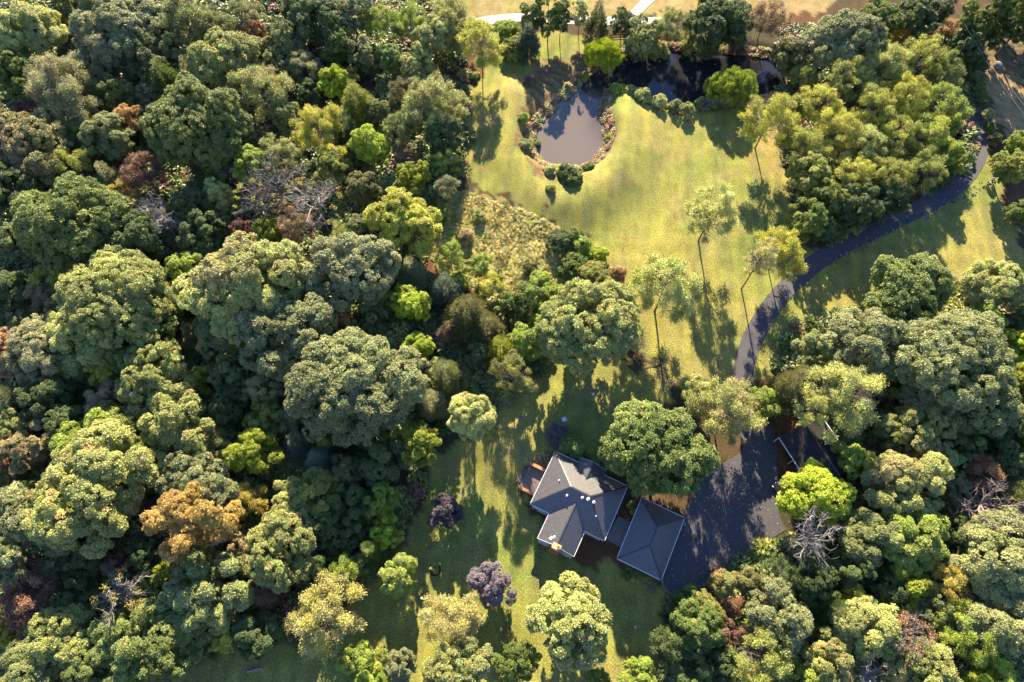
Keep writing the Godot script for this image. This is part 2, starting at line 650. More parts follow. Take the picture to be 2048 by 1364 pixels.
		var girth := clampf(r * 0.13 + 0.45, 0.6, 1.5) * (0.62 if form == "C" or form == "P" else 1.0) * (0.5 if form == "L" else 1.0)
		var b := Basis.from_scale(Vector3(h * tall * girth * 0.75, h * tall, h * tall * girth * 0.75)).rotated(Vector3.UP, rng.randf() * TAU)
		part("trunk", trunks[rng.randi() % 3], mats[wood], o, Transform3D(b, Vector3.ZERO))
		var reach := []
		if form == "L" or form == "O" or form == "W":
			for i in lobes.size():
				if (form == "L" and i % 4 == 0) or (form != "L" and i % 4 == 1):
					reach.append(lobes[i][0])
		elif form == "B":
			for i in 11:
				var a := i * 2.4
				var up := rng.randf_range(0.55, 1.0)
				reach.append(Vector3(cos(a) * r * rng.randf_range(0.55, 1.0), h * up, sin(a) * r * rng.randf_range(0.55, 1.0)))
		for q in reach:
			var from := Vector3(0, clampf(q.y * 0.62, h * 0.22, h * tall * 0.95), 0)
			var twiggy := form == "B" or form == "L"
			part("limb", (limbs.bare if form == "B" else limbs.twiggy if twiggy else limbs.plain)[rng.randi() % 4], mats[wood if form == "B" else "grey_bark" if form == "L" and rng.randf() < 0.5 else "bark"], o, lay(from, q))
	if where.size():
		scatter("crown" if form != "B" else "leaves", tufts[kind][rng.randi() % 3], mats.leaf, where, tint, o)


func leaf_tone(base: Color, other: Color, value: float, turned: bool, share: float) -> Color:
	var mixin := rng.randf_range(0.25, 0.6) if turned else (rng.randf_range(0.2, 0.7) if rng.randf() < share * 0.5 else 0.0)
	var c := base.lerp(other, mixin)
	var v := value * rng.randf_range(0.8, 1.2)
	var warm := rng.randf_range(0.93, 1.07)
	return Color(c.r * v * warm, c.g * v, c.b * v / warm)


# ------------------------------------------------------------------ ground
func to_segment(p: Vector2, a: Vector2, b: Vector2) -> float:
	return p.distance_to(Geometry2D.get_closest_point_to_segment(p, a, b))


func from_pond(p: Vector2) -> float:
	if p.y > -70 or p.y < -132 or p.x < -8 or p.x > 66:
		return 99.0
	var d := 99.0
	for i in pond.size():
		d = minf(d, to_segment(p, pond[i], pond[(i + 1) % pond.size()]))
	return -d if Geometry2D.is_point_in_polygon(p, pond) else d


func ground_height(x: float, z: float) -> float:
	var u := (x - 2.84) * 0.8957 + (z + 18.96) * 0.4446
	var w := (x - 2.84) * 0.4446 - (z + 18.96) * 0.8957
	var h := 1.9 * smoothstep(-2.0, 9.0, w + 0.6 * maxf(0.0, u - 9.0))
	h += wobble.get_noise_2d(x * 0.5, z * 0.5) * 0.25
	var p := Vector2(x, z)
	var d := from_pond(p)
	if d < 90.0:
		var near := 99.0
		for i in dam.size() - 1:
			near = minf(near, to_segment(p, dam[i], dam[i + 1]))
		h += 2.1 * exp(-near * near / 30.0)
		h = lerpf(WATER_LEVEL - 0.12, h, smoothstep(0.0, 4.0, d)) if d > 0.0 else WATER_LEVEL - 0.12 - minf(1.2, -d * 0.4)
	return h


func area(points: Array) -> PackedVector2Array:
	return PackedVector2Array(points)


func make_ground():
	var lawns := [area([Vector2(-11.0, -87.0), Vector2(-8.4, -106.9), Vector2(-2.7, -119.3), Vector2(7.4, -124.6), Vector2(30.8, -121.6), Vector2(50.6, -120.0), Vector2(61.8, -108.3), Vector2(56.0, -98.7), Vector2(55.1, -87.0), Vector2(54.2, -70.4), Vector2(58.2, -65.9), Vector2(52.3, -59.5), Vector2(43.0, -46.4), Vector2(39.1, -40.7), Vector2(30.8, -39.8), Vector2(23.1, -46.4), Vector2(18.6, -60.5), Vector2(13.9, -69.2), Vector2(3.5, -75.5), Vector2(-6.3, -80.8)]),
		area([Vector2(98.1, -105.5), Vector2(97.7, -92.1), Vector2(96.9, -78.5), Vector2(96.8, -62.6), Vector2(81.0, -59.5), Vector2(69.1, -52.3), Vector2(54.1, -44.5), Vector2(42.1, -40.7), Vector2(42.2, -47.4), Vector2(52.2, -58.9), Vector2(64.3, -68.1), Vector2(80.7, -76.7), Vector2(91.4, -85.1)]),
		area([Vector2(5.0, -47.4), Vector2(18.1, -44.5), Vector2(26.5, -40.7), Vector2(27.9, -37.1), Vector2(19.0, -32.6), Vector2(16.0, -23.4), Vector2(7.1, -27.1), Vector2(2.1, -25.9), Vector2(0.5, -20.5), Vector2(3.1, -18.9), Vector2(10.7, -10.4), Vector2(17.6, -10.3), Vector2(23.3, -5.9), Vector2(21.1, 6.0), Vector2(12.8, 8.4), Vector2(-1.8, 8.4), Vector2(-28.0, 8.4), Vector2(-56.1, 7.1), Vector2(-53.8, 4.1), Vector2(-44.4, 2.4), Vector2(-30.6, -0.3), Vector2(-23.5, -5.9), Vector2(-17.9, -14.2), Vector2(-14.2, -20.5), Vector2(-12.9, -28.7), Vector2(-5.4, -30.1), Vector2(-1.2, -37.1)]),
		area([Vector2(-21.6, -140.9), Vector2(79.3, -140.9), Vector2(71.4, -130.2), Vector2(1.8, -128.6), Vector2(-18.4, -124.6)])]
	var dry := [area([Vector2(107.8, -127.8), Vector2(120.2, -129.4), Vector2(106.5, -87.0), Vector2(101.1, -90.8), Vector2(101.0, -108.3)]),
		area([Vector2(-21.6, -140.9), Vector2(79.3, -140.9), Vector2(71.4, -130.2), Vector2(1.8, -128.6), Vector2(-18.4, -124.6)]),
		area([Vector2(38.6, -14.3), Vector2(42.2, -14.7), Vector2(45.0, -12.4), Vector2(41.4, -5.1), Vector2(38.7, -5.1)]),
		area([Vector2(51.4, -96.0), Vector2(55.8, -97.3), Vector2(54.4, -83.3), Vector2(50.8, -85.7)])]
	var rough := [area([Vector2(-14.2, -79.1), Vector2(-9.3, -80.6), Vector2(3.5, -74.9), Vector2(13.4, -68.7), Vector2(19.0, -59.5), Vector2(20.3, -50.3), Vector2(6.9, -55.3), Vector2(-3.1, -57.4), Vector2(-13.4, -62.1), Vector2(-23.0, -78.5), Vector2(-27.0, -92.1), Vector2(-19.9, -93.4)])]
	var bankside := area([Vector2(6.1, -115.8), Vector2(17.2, -116.7), Vector2(14.7, -111.2), Vector2(9.1, -104.8), Vector2(5.3, -99.3), Vector2(2.9, -94.0), Vector2(3.6, -87.6), Vector2(8.6, -84.5), Vector2(8.0, -80.2), Vector2(3.6, -84.5), Vector2(0.6, -90.8), Vector2(0.6, -97.3), Vector2(3.8, -104.1)])
	var cell := 0.72
	var x0 := -128.0
	var z0 := -150.0
	var nx := 356
	var nz := 232
	var v := PackedVector3Array()
	var c := PackedColorArray()
	var uv := PackedVector2Array()
	for j in nz:
		for i in nx:
			var x := x0 + i * cell
			var z := z0 + j * cell
			var e := 2.4 * wobble.get_noise_2d(x * 2.2, z * 2.2)
			var p := Vector2(x + e, z - e)
			var n := patch.get_noise_2d(x, z)
			var fine := wobble.get_noise_2d(x * 7.0 + 90, z * 7.0)
			v.append(Vector3(x, ground_height(x, z), z))
			uv.append(Vector2(x, z) * 0.08)
			# leaf litter under the trees
			var col := Color(0.085, 0.06, 0.036).lerp(Color(0.17, 0.085, 0.04), clampf(0.3 + n * 1.6 + fine * 0.5, 0, 1))
			col = col.lerp(Color(0.07, 0.085, 0.03), clampf(0.25 + fine * 1.5 - n, 0, 1) * 0.7)
			for k in lawns.size():
				if Geometry2D.is_point_in_polygon(p, lawns[k]):
					col = Color(0.34, 0.3, 0.075).lerp(Color(0.22, 0.255, 0.058), clampf(0.45 + n * 1.2 + fine * 0.4, 0, 1))
					col = col.lerp(Color(0.36, 0.28, 0.11), clampf(wobble.get_noise_2d(x * 0.9, z * 1.6 + 300) * 1.6 - 0.25 + fine * 0.3, 0, 0.42))
					var mown := wobble.get_noise_2d(x * 5.0 + z * 0.8, z * 0.35) * 0.4 + fine * 0.16
					col = Color(col.r * (1.0 + mown), col.g * (1.0 + mown * 0.9), col.b)
					break
			for k in dry.size():
				if Geometry2D.is_point_in_polygon(p, dry[k]):
					col = col.lerp(Color(0.46, 0.31, 0.14), clampf(0.55 + fine * 0.7 + n, 0, 0.95))
					break
			for k in rough.size():
				if Geometry2D.is_point_in_polygon(p, rough[k]):
					col = Color(0.42, 0.32, 0.12).lerp(Color(0.27, 0.25, 0.07), clampf(0.4 + n * 1.2 + fine * 0.9, 0, 1))
			if Geometry2D.is_point_in_polygon(p, bankside):
				col = Color(0.2, 0.11, 0.055).lerp(Color(0.3, 0.23, 0.09), clampf(0.4 + fine * 1.6, 0, 1))
			var d := from_pond(Vector2(x, z))
			if d < 0.35:
				col = Color(0.2, 0.16, 0.12)
			elif d < 2.3 + e * 0.4:
				col = Color(0.17, 0.08, 0.045).lerp(Color(0.3, 0.2, 0.09), clampf(0.5 + fine * 1.4, 0, 1))
			c.append(Color(col.r * 1.25, col.g * 1.25, col.b * 1.25))
	var idx := PackedInt32Array()
	for j in nz - 1:
		for i in nx - 1:
			var a := j * nx + i
			idx.append_array([a, a + 1, a + nx + 1, a, a + nx + 1, a + nx])
	# a skirt out to the horizon, so that the ground goes on past the frame
	var rim := []
	for i in nx:
		rim.append(i)
	for j in range(1, nz):
		rim.append(j * nx + nx - 1)
	for i in range(nx - 2, -1, -1):
		rim.append((nz - 1) * nx + i)
	for j in range(nz - 2, 0, -1):
		rim.append(j * nx)
	var first := v.size()
	for k in rim:
		var p: Vector3 = v[k]
		var out := (p - Vector3(0, p.y, -67)).normalized()
		v.append(Vector3(p.x + out.x * 2500, 0.0, p.z + out.z * 2500))
		c.append(Color(0.13, 0.13, 0.05))
		uv.append(Vector2.ZERO)
	for k in rim.size():
		var k2 := (k + 1) % rim.size()
		idx.append_array([rim[k], first + k, first + k2, rim[k], first + k2, rim[k2]])
	var arr := []
	arr.resize(Mesh.ARRAY_MAX)
	arr[Mesh.ARRAY_VERTEX] = v
	arr[Mesh.ARRAY_COLOR] = c
	arr[Mesh.ARRAY_TEX_UV] = uv
	arr[Mesh.ARRAY_INDEX] = idx
	var m := ArrayMesh.new()
	m.add_surface_from_arrays(Mesh.PRIMITIVE_TRIANGLES, arr)
	var st := SurfaceTool.new()
	st.create_from(m, 0)
	structure("ground", st, mats.ground)


func make_water():
	# the round cove is thick with silt, the far arm deep and clear
	var st := tool()
	var ring: PackedVector2Array = Geometry2D.offset_polygon(pond, 0.25)[0]
	var lo := ring[0]
	var hi := ring[0]
	for p in ring:
		lo = lo.min(p)
		hi = hi.max(p)
	var cell := 1.5
	var y := lo.y
	while y < hi.y:
		var x := lo.x
		while x < hi.x:
			for piece in Geometry2D.intersect_polygons(ring, PackedVector2Array([Vector2(x, y), Vector2(x + cell, y), Vector2(x + cell, y + cell), Vector2(x, y + cell)])):
				var ids := Geometry2D.triangulate_polygon(piece)
				for i in range(0, ids.size(), 3):
					var t := [piece[ids[i]], piece[ids[i + 1]], piece[ids[i + 2]]]
					if (t[1] - t[0]).cross(t[2] - t[0]) < 0:
						t.reverse()
					for q in t:
						var silt := smoothstep(30.0, 14.0, q.x + wobble.get_noise_2d(q.x, q.y) * 6.0) * smoothstep(-111.0, -101.0, q.y + wobble.get_noise_2d(q.x + 50, q.y) * 4.0)
						var c := Color(0.016, 0.018, 0.016).lerp(Color(0.125, 0.1, 0.082), silt)
						st.set_color(c)
						st.add_vertex(Vector3(q.x, WATER_LEVEL, q.y))
			x += cell
		y += cell
	structure("pond_water", st, mats.water)
	var rim := tool()
	var line := Geometry2D.offset_polygon(pond, 0.32)[0] as PackedVector2Array
	for i in line.size():
		var a := line[i]
		var b := line[(i + 1) % line.size()]
		for k in 6:
			var p := a.lerp(b, k / 6.0)
			var q := a.lerp(b, (k + 1) / 6.0)
			bar(rim, Vector3(p.x, WATER_LEVEL - 0.02, p.y), Vector3(q.x, WATER_LEVEL - 0.02, q.y), 0.22 + 0.1 * wobble.get_noise_2d(p.x * 9, p.y * 9), 0.1)
	structure("pond_shore", rim, mats.shore_mud)


func smooth_line(pts: Array, step: float) -> PackedVector3Array:
	var cv := Curve3D.new()
	cv.bake_interval = step
	for i in pts.size():
		var p: Vector2 = pts[i]
		var d: Vector2 = (pts[mini(i + 1, pts.size() - 1)] - pts[maxi(i - 1, 0)]) / 6.0
		cv.add_point(Vector3(p.x, 0, p.y), Vector3(-d.x, 0, -d.y), Vector3(d.x, 0, d.y))
	return cv.get_baked_points()


func ribbon(st: SurfaceTool, pts: Array, width: float, lift: float):
	var line := smooth_line(pts, 0.8)
	var rows := []
	for i in line.size():
		var f := (line[mini(i + 1, line.size() - 1)] - line[maxi(i - 1, 0)]).normalized()
		var side := Vector3(-f.z, 0, f.x)
		var row := []
		for k in 7:
			var s := (k - 3) / 3.0
			var p := line[i] + side * s * width * 0.5 * (1.0 + (0.03 * wobble.get_noise_2d(line[i].x * 9 + k, line[i].z * 9) if absf(s) > 0.9 else 0.0))
			var drop := 0.0
			row.append(Vector3(p.x, ground_height(p.x, p.z) + lift - drop, p.z))
		rows.append(row)
	for i in rows.size() - 1:
		for k in 6:
			quad(st, rows[i][k], rows[i][k + 1], rows[i + 1][k + 1], rows[i + 1][k])
		for k in [0, 6]:
			var a: Vector3 = rows[i][k]
			var b: Vector3 = rows[i + 1][k]
			var low := Vector3.DOWN * 0.3
			if k == 0:
				quad(st, a, b, b + low, a + low)
			else:
				quad(st, b, a, a + low, b + low)


func slab(st: SurfaceTool, ring: PackedVector2Array, lift: float, cell := 1.2):
	# a sheet over the ground inside a ring: a fine grid cut to the ring, so that it follows the slope
	var lo := ring[0]
	var hi := ring[0]
	for p in ring:
		lo = lo.min(p)
		hi = hi.max(p)
	var y := lo.y
	while y < hi.y:
		var x := lo.x
		while x < hi.x:
			for piece in Geometry2D.intersect_polygons(ring, PackedVector2Array([Vector2(x, y), Vector2(x + cell, y), Vector2(x + cell, y + cell), Vector2(x, y + cell)])):
				var ids := Geometry2D.triangulate_polygon(piece)
				for i in range(0, ids.size(), 3):
					var a: Vector2 = piece[ids[i]]
					var b: Vector2 = piece[ids[i + 1]]
					var c: Vector2 = piece[ids[i + 2]]
					if (b - a).cross(c - a) < 0:
						var t := b
						b = c
						c = t
					tri(st, Vector3(a.x, ground_height(a.x, a.y) + lift, a.y), Vector3(b.x, ground_height(b.x, b.y) + lift, b.y), Vector3(c.x, ground_height(c.x, c.y) + lift, c.y))
			x += cell
		y += cell


func make_drive():
	var st := tool()
	ribbon(st, [Vector2(39.3, -38.0), Vector2(40.3, -42.1), Vector2(41.8, -46.4), Vector2(44.2, -50.8), Vector2(47.5, -55.3), Vector2(51.6, -59.7), Vector2(56.3, -63.7), Vector2(62.8, -67.9), Vector2(70.3, -71.8), Vector2(78.0, -75.6), Vector2(84.9, -79.5), Vector2(90.3, -83.8), Vector2(94.0, -88.5), Vector2(96.0, -92.7), Vector2(97.0, -97.3), Vector2(97.4, -102.0), Vector2(97.4, -106.9)], 3.5, 0.06)
	structure("driveway", st, mats.asphalt)
	var yard := tool()
	slab(yard, area([Vector2(34.2, -25.8), Vector2(37.8, -27.9), Vector2(40.9, -32.6), Vector2(43.9, -32.6), Vector2(44.0, -27.9), Vector2(43.2, -23.4), Vector2(42.5, -20.1), Vector2(42.6, -17.4), Vector2(43.3, -15.5), Vector2(38.8, -13.0), Vector2(36.3, -10.9), Vector2(32.7, -7.9), Vector2(29.0, -5.9), Vector2(25.7, -5.7), Vector2(23.9, -6.3), Vector2(23.1, -7.4), Vector2(23.0, -9.5), Vector2(24.7, -13.2), Vector2(27.8, -18.6), Vector2(30.6, -23.4)]), 0.07)
	ribbon(yard, [Vector2(39.5, -38.9), Vector2(39.1, -35.3), Vector2(39.5, -31.8), Vector2(40.7, -28.3)], 3.4, 0.075)
	structure("asphalt_court_pavement", yard, mats.asphalt)
	var edge := tool()
	ribbon(edge, [Vector2(23.2, -8.7), Vector2(23.1, -7.4), Vector2(23.9, -6.2), Vector2(25.7, -5.6), Vector2(29.0, -5.8), Vector2(32.6, -7.8)], 0.4, 0.13)
	structure("pavement_edging", edge, mats.edging)
	var walk := tool()
	slab(walk, area([Vector2(16.9, -17.6), Vector2(19.2, -16.5), Vector2(17.2, -12.8), Vector2(14.9, -14.1)]), 0.12)
	structure("concrete_path", walk, mats.concrete)
	var far := tool()
	ribbon(far, [Vector2(-8.4, -127.1), Vector2(-4.4, -127.8), Vector2(2.4, -128.6), Vector2(10.9, -127.8), Vector2(19.9, -127.5), Vector2(34.6, -127.1)], 2.6, 0.06)
	structure("gravel_road", far, mats.gravel)
	var spur := tool()
	ribbon(spur, [Vector2(27.8, -129.4), Vector2(30.6, -133.2), Vector2(33.4, -136.2)], 2.4, 0.07)
	structure("gravel_road", spur, mats.gravel)


# ------------------------------------------------------------------ buildings
# a roof plane with its own thickness; points clockwise from above, uv in metres along and up the slope
func slope(parent: Node3D, pts: Array, eave: Vector3, mat := "shingle"):
	var st := SurfaceTool.new()
	st.begin(Mesh.PRIMITIVE_TRIANGLES)
	st.set_smooth_group(-1)
	var n: Vector3 = (pts[2] - pts[0]).cross(pts[1] - pts[0]).normalized()
	var along := eave.normalized()
	var upwards := along.cross(n)
	if upwards.y < 0:
		upwards = -upwards
	var low := -n * 0.12
	var k := pts.size()
	for i in range(1, k - 1):
		for q in [pts[0], pts[i], pts[i + 1]]:
			st.set_uv(Vector2(q.dot(along), -q.dot(upwards)) / 2.24)
			st.add_vertex(q)
		for q in [pts[0], pts[i + 1], pts[i]]:
			st.set_uv(Vector2.ZERO)
			st.add_vertex(q + low)
	for i in k:
		var a: Vector3 = pts[i]
		var b: Vector3 = pts[(i + 1) % k]
		for q in [a, a + low, b + low, a, b + low, b]:
			st.set_uv(Vector2.ZERO)
			st.add_vertex(q)
	st.generate_normals()
	return part("roof_slope", st.commit(), mats[mat], parent)


func ridge(parent: Node3D, a: Vector3, b: Vector3):
	# overlapping cap shingles astride a ridge or hip
	var n := int(a.distance_to(b) / 0.3)
	var st := tool()
	for i in n:
		var p := a.lerp(b, float(i) / n) + Vector3.UP * 0.015
		var q := a.lerp(b, float(i + 1) / n) + Vector3.UP * 0.035
		bar(st, p, q, 0.22, 0.03)
	built("ridge_cap", st, mats.ridge_shingle, parent).set_meta("kind", "stuff")


func gutter(parent: Node3D, a: Vector3, b: Vector3):
	var st := tool()
	bar(st, a + Vector3.DOWN * 0.06, b + Vector3.DOWN * 0.06, 0.13, 0.14)
	built("gutter", st, mats.white_trim, parent)


func wall(parent: Node3D, lo: Vector3, hi: Vector3, mat := "siding") -> MeshInstance3D:
	var st := tool()
	box(st, lo, hi)
	return built("wall", st, mats[mat], parent)


# a window on a wall that faces +z (turn 0), +x (turn 90) and so on
func window(parent: Node3D, at: Vector3, w: float, h: float, turn := 0.0):
	var st := tool()
	for s in [[-w / 2, -h / 2, -w / 2 + 0.08, h / 2], [w / 2 - 0.08, -h / 2, w / 2, h / 2], [-w / 2 + 0.08, h / 2 - 0.08, w / 2 - 0.08, h / 2], [-w / 2 + 0.08, -h / 2, w / 2 - 0.08, -h / 2 + 0.08], [-w / 2 + 0.08, -0.025, w / 2 - 0.08, 0.025]]:
		box(st, Vector3(s[0], s[1], 0), Vector3(s[2], s[3], 0.07))
	var f := built("window", st, mats.white_trim, parent)
	f.position = at
	f.rotation_degrees.y = turn
	var g := tool()
	box(g, Vector3(-w / 2 + 0.05, -h / 2 + 0.05, 0.005), Vector3(w / 2 - 0.05, h / 2 - 0.05, 0.03))
	built("pane", g, mats.window_glass, f)
	var s := tool()
	box(s, Vector3(-w / 2 - 0.06, -h / 2 - 0.07, 0), Vector3(w / 2 + 0.06, -h / 2 - 0.003, 0.13))
	built("sill", s, mats.white_trim, f)


func pipe_vent(parent: Node3D, at: Vector3, r: float, h: float, hood: bool):
	var st := tool()
	disc(st, at + Vector3.DOWN * 0.15, r, h + 0.15, 12)
	var v := built("roof_vent", st, mats.white_metal, parent)
	var fl := tool()
	disc(fl, at + Vector3.DOWN * 0.2, r * 2.1, 0.24, 14)
	built("flashing", fl, mats.white_metal, v)
	if hood:
		var hd := tool()
		tube(hd, [at + Vector3.UP * h, at + Vector3.UP * (h + 0.06), at + Vector3.UP * (h + 0.16)], r * 1.9, r * 0.4, 12)
		built("hood", hd, mats.white_metal, v)


func make_house():
	var o := thing("house", "white sided house with grey hipped shingle roof and brick chimney", "house", Vector3(2.84, 0, -18.96), deg_to_rad(-26.4))
	var e := 5.0
	var g := -0.6
	var L := 12.55
	var W := 9.3
	var k := 0.6
	# walls
	wall(o, Vector3(0.45, g, -0.65), Vector3(3.7, e - 0.1, -0.45))
	wall(o, Vector3(8.86, g, -0.65), Vector3(L - 0.45, e - 0.1, -0.45))
	wall(o, Vector3(0.45, g, -W + 0.65), Vector3(0.65, e - 0.1, -0.65))
	wall(o, Vector3(L - 0.65, g, -W + 0.65), Vector3(L - 0.45, e - 0.1, -0.65))
	wall(o, Vector3(0.45, g, -W + 0.45), Vector3(L - 0.45, e - 0.1, -W + 0.65))
	wall(o, Vector3(3.5, g, -0.45), Vector3(3.7, e - 0.1, 3.75))
	wall(o, Vector3(8.86, g, -0.45), Vector3(9.06, e - 0.1, 3.75))
	wall(o, Vector3(3.5, g, 3.75), Vector3(9.06, e - 0.1, 3.95))
	wall(o, Vector3(4.2, g, -W - 0.45), Vector3(8.25, e - 0.1, -W + 0.44))
	# gable fields
	var st := tool()
	for s in [[3.95, 1.0], [3.76, -1.0]]:
		var z: float = s[0]
		var a := Vector3(3.5, e - 0.1, z)
		var b := Vector3(6.28, e + 1.62, z)
		var c := Vector3(9.06, e - 0.1, z)
		if s[1] > 0:
			tri(st, a, b, c)
		else:
			tri(st, c, b, a)
	built("gable", st, mats.siding, o)
	var sg := tool()
	tri(sg, Vector3(8.25, e - 0.1, -W - 0.45), Vector3(6.22, e + 1.15, -W - 0.45), Vector3(4.2, e - 0.1, -W - 0.45))
	tri(sg, Vector3(4.2, e - 0.1, -W - 0.44), Vector3(6.22, e + 1.15, -W - 0.44), Vector3(8.25, e - 0.1, -W - 0.44))
	built("gable", sg, mats.siding, o)
	# roof
	var A := Vector3(0, e, -W)
	var B := Vector3(0, e, 0)
	var G := Vector3(L, e, 0)
	var I := Vector3(L, e, -W)
	var P := Vector3(W / 2, e + k * W / 2, -W / 2)
	var Q := Vector3(L - W / 2, e + k * W / 2, -W / 2)
	slope(o, [B, A, P], A - B)
	slope(o, [G, Q, I], I - G)
	slope(o, [A, I, Q, P], I - A)
	slope(o, [B, P, Q, G], G - B)
	for s in [[A, P], [B, P], [P, Q], [Q, I], [Q, G]]:
		ridge(o, s[0], s[1])
	var hw := 3.03
	var WL := Vector3(6.28 - hw, e, 4.17)
	var WR := Vector3(6.28 + hw, e, 4.17)
	var WT := Vector3(6.28, e + k * hw, 4.17)
	var WB := Vector3(6.28, e + k * hw, -hw)
	slope(o, [WL, Vector3(6.28 - hw, e, 0), WB, WT], Vector3(0, 0, 1))
	slope(o, [WR, WT, WB, Vector3(6.28 + hw, e, 0)], Vector3(0, 0, 1))
	ridge(o, WB, WT)
	hw = 2.28
	var FT := Vector3(6.22, e + k * hw, -W - 0.8)
	var FB := Vector3(6.22, e + k * hw, -W + hw)
	slope(o, [Vector3(6.22 - hw, e, -W - 0.8), FT, FB, Vector3(6.22 - hw, e, -W)], Vector3(0, 0, 1))
	slope(o, [Vector3(6.22 + hw, e, -W - 0.8), Vector3(6.22 + hw, e, -W), FB, FT], Vector3(0, 0, 1))
	ridge(o, FB, FT)
	for s in [[A, B], [B, Vector3(3.2, e, 0)], [Vector3(3.25, e, 0), WL], [WR, Vector3(9.31, e, 0)], [Vector3(9.36, e, 0), G], [G, I], [I, Vector3(8.5, e, -W)], [Vector3(3.94, e, -W), A]]:
		gutter(o, s[0], s[1])
	for s in [[WL, WT], [WT, WR], [Vector3(3.94, e, -W - 0.8), FT], [FT, Vector3(8.5, e, -W - 0.8)]]:
		var rk := tool()
		bar(rk, s[0] + Vector3.DOWN * 0.1, s[1] + Vector3.DOWN * 0.1, 0.05, 0.2)
		built("rake_board", rk, mats.white_trim, o)
	# downspouts at the corners
	for s in [Vector3(0.4, 0, -0.35), Vector3(3.42, 0, 3.9), Vector3(9.14, 0, 3.9), Vector3(3.62, 0, 4.02), Vector3(8.95, 0, 4.02), Vector3(11.4, 0, -0.38)]:
		var ds := tool()
		box(ds, Vector3(s.x - 0.05, g, s.z - 0.05), Vector3(s.x + 0.05, e - 0.15, s.z + 0.05))
		built("downspout", ds, mats.white_trim, o)
	# windows and a door on the walls that the camera sees
	window(o, Vector3(2.4, 3.4, -0.45), 1.5, 1.4)
	window(o, Vector3(4.4, 3.4, 3.95), 1.1, 1.4)
	window(o, Vector3(8.1, 3.4, 3.95), 1.1, 1.4)
	window(o, Vector3(10.1, 3.4, -0.45), 1.6, 1.4)
	window(o, Vector3(4.4, 0.9, 3.95), 1.1, 1.2)
	window(o, Vector3(8.1, 0.9, 3.95), 1.1, 1.2)
	window(o, Vector3(2.0, 0.9, -0.45), 1.4, 1.2)
	# chimney: stone shoulder against the gable, brick stack, clay flue
	var ch := tool()
	box(ch, Vector3(5.35, g, 3.96), Vector3(7.15, e - 0.6, 4.75))
	var base := built("chimney", ch, mats.brick_red, o)
	var sh := tool()
	quad(sh, Vector3(5.35, e - 0.6, 4.75), Vector3(5.75, e + 0.5, 4.7), Vector3(6.95, e + 0.5, 4.7), Vector3(7.15, e - 0.6, 4.75))
	quad(sh, Vector3(5.35, e - 0.6, 3.96), Vector3(5.75, e + 0.5, 3.96), Vector3(5.75, e + 0.5, 4.7), Vector3(5.35, e - 0.6, 4.75))
	quad(sh, Vector3(7.15, e - 0.6, 4.75), Vector3(6.95, e + 0.5, 4.7), Vector3(6.95, e + 0.5, 3.96), Vector3(7.15, e - 0.6, 3.96))
	built("shoulder", sh, mats.brick_red, base)
	var stack := tool()
	box(stack, Vector3(5.75, e + 0.5, 3.96), Vector3(6.95, e + 2.5, 4.7))
	built("stack", stack, mats.brick_buff, base)
	var crown := tool()
	box(crown, Vector3(5.68, e + 2.5, 3.89), Vector3(7.02, e + 2.66, 4.77))
	built("cap", crown, mats.brick_buff, base)
	var fl := tool()
	disc(fl, Vector3(6.65, e + 2.66, 4.33), 0.24, 0.35, 14)
	built("flue", fl, mats.brick_buff, base)
	var hole := tool()
	disc(hole, Vector3(6.65, e + 3.0, 4.33), 0.16, 0.02, 14)
	built("flue_opening", hole, mats.flue_dark, base)
	# vents
	pipe_vent(o, Vector3(2.55, e + k * 2.55, -5.0), 0.07, 0.45, false)
	pipe_vent(o, Vector3(4.6, e + k * 3.3, -3.3), 0.09, 0.25, true)
	pipe_vent(o, Vector3(6.85, e + k * 3.95, -3.95), 0.1, 0.3, true)
	pipe_vent(o, Vector3(7.75, e + k * 4.15, -4.15), 0.13, 0.3, true)
	pipe_vent(o, Vector3(8.7, e + k * 4.1, -4.1), 0.1, 0.3, true)
	pipe_vent(o, Vector3(9.85, e + k * 2.55, -2.55), 0.07, 0.25, false)
	# patch of light flashing metal beside the chimney
	var fp := tool()
	for s in [[5.2, 3.2, 0.5], [5.45, 2.95, 0.35], [5.05, 3.5, 0.4]]:
		var y0: float = e + k * (3.03 - (6.28 - s[0])) + 0.03
		bar(fp, Vector3(s[0] - s[2] * 0.5, y0 - k * s[2] * 0.5, s[1]), Vector3(s[0] + s[2] * 0.5, y0 + k * s[2] * 0.5, s[1]), 0.2, 0.04)
	built("flashing_patch", fp, mats.white_metal, o)
	make_deck()


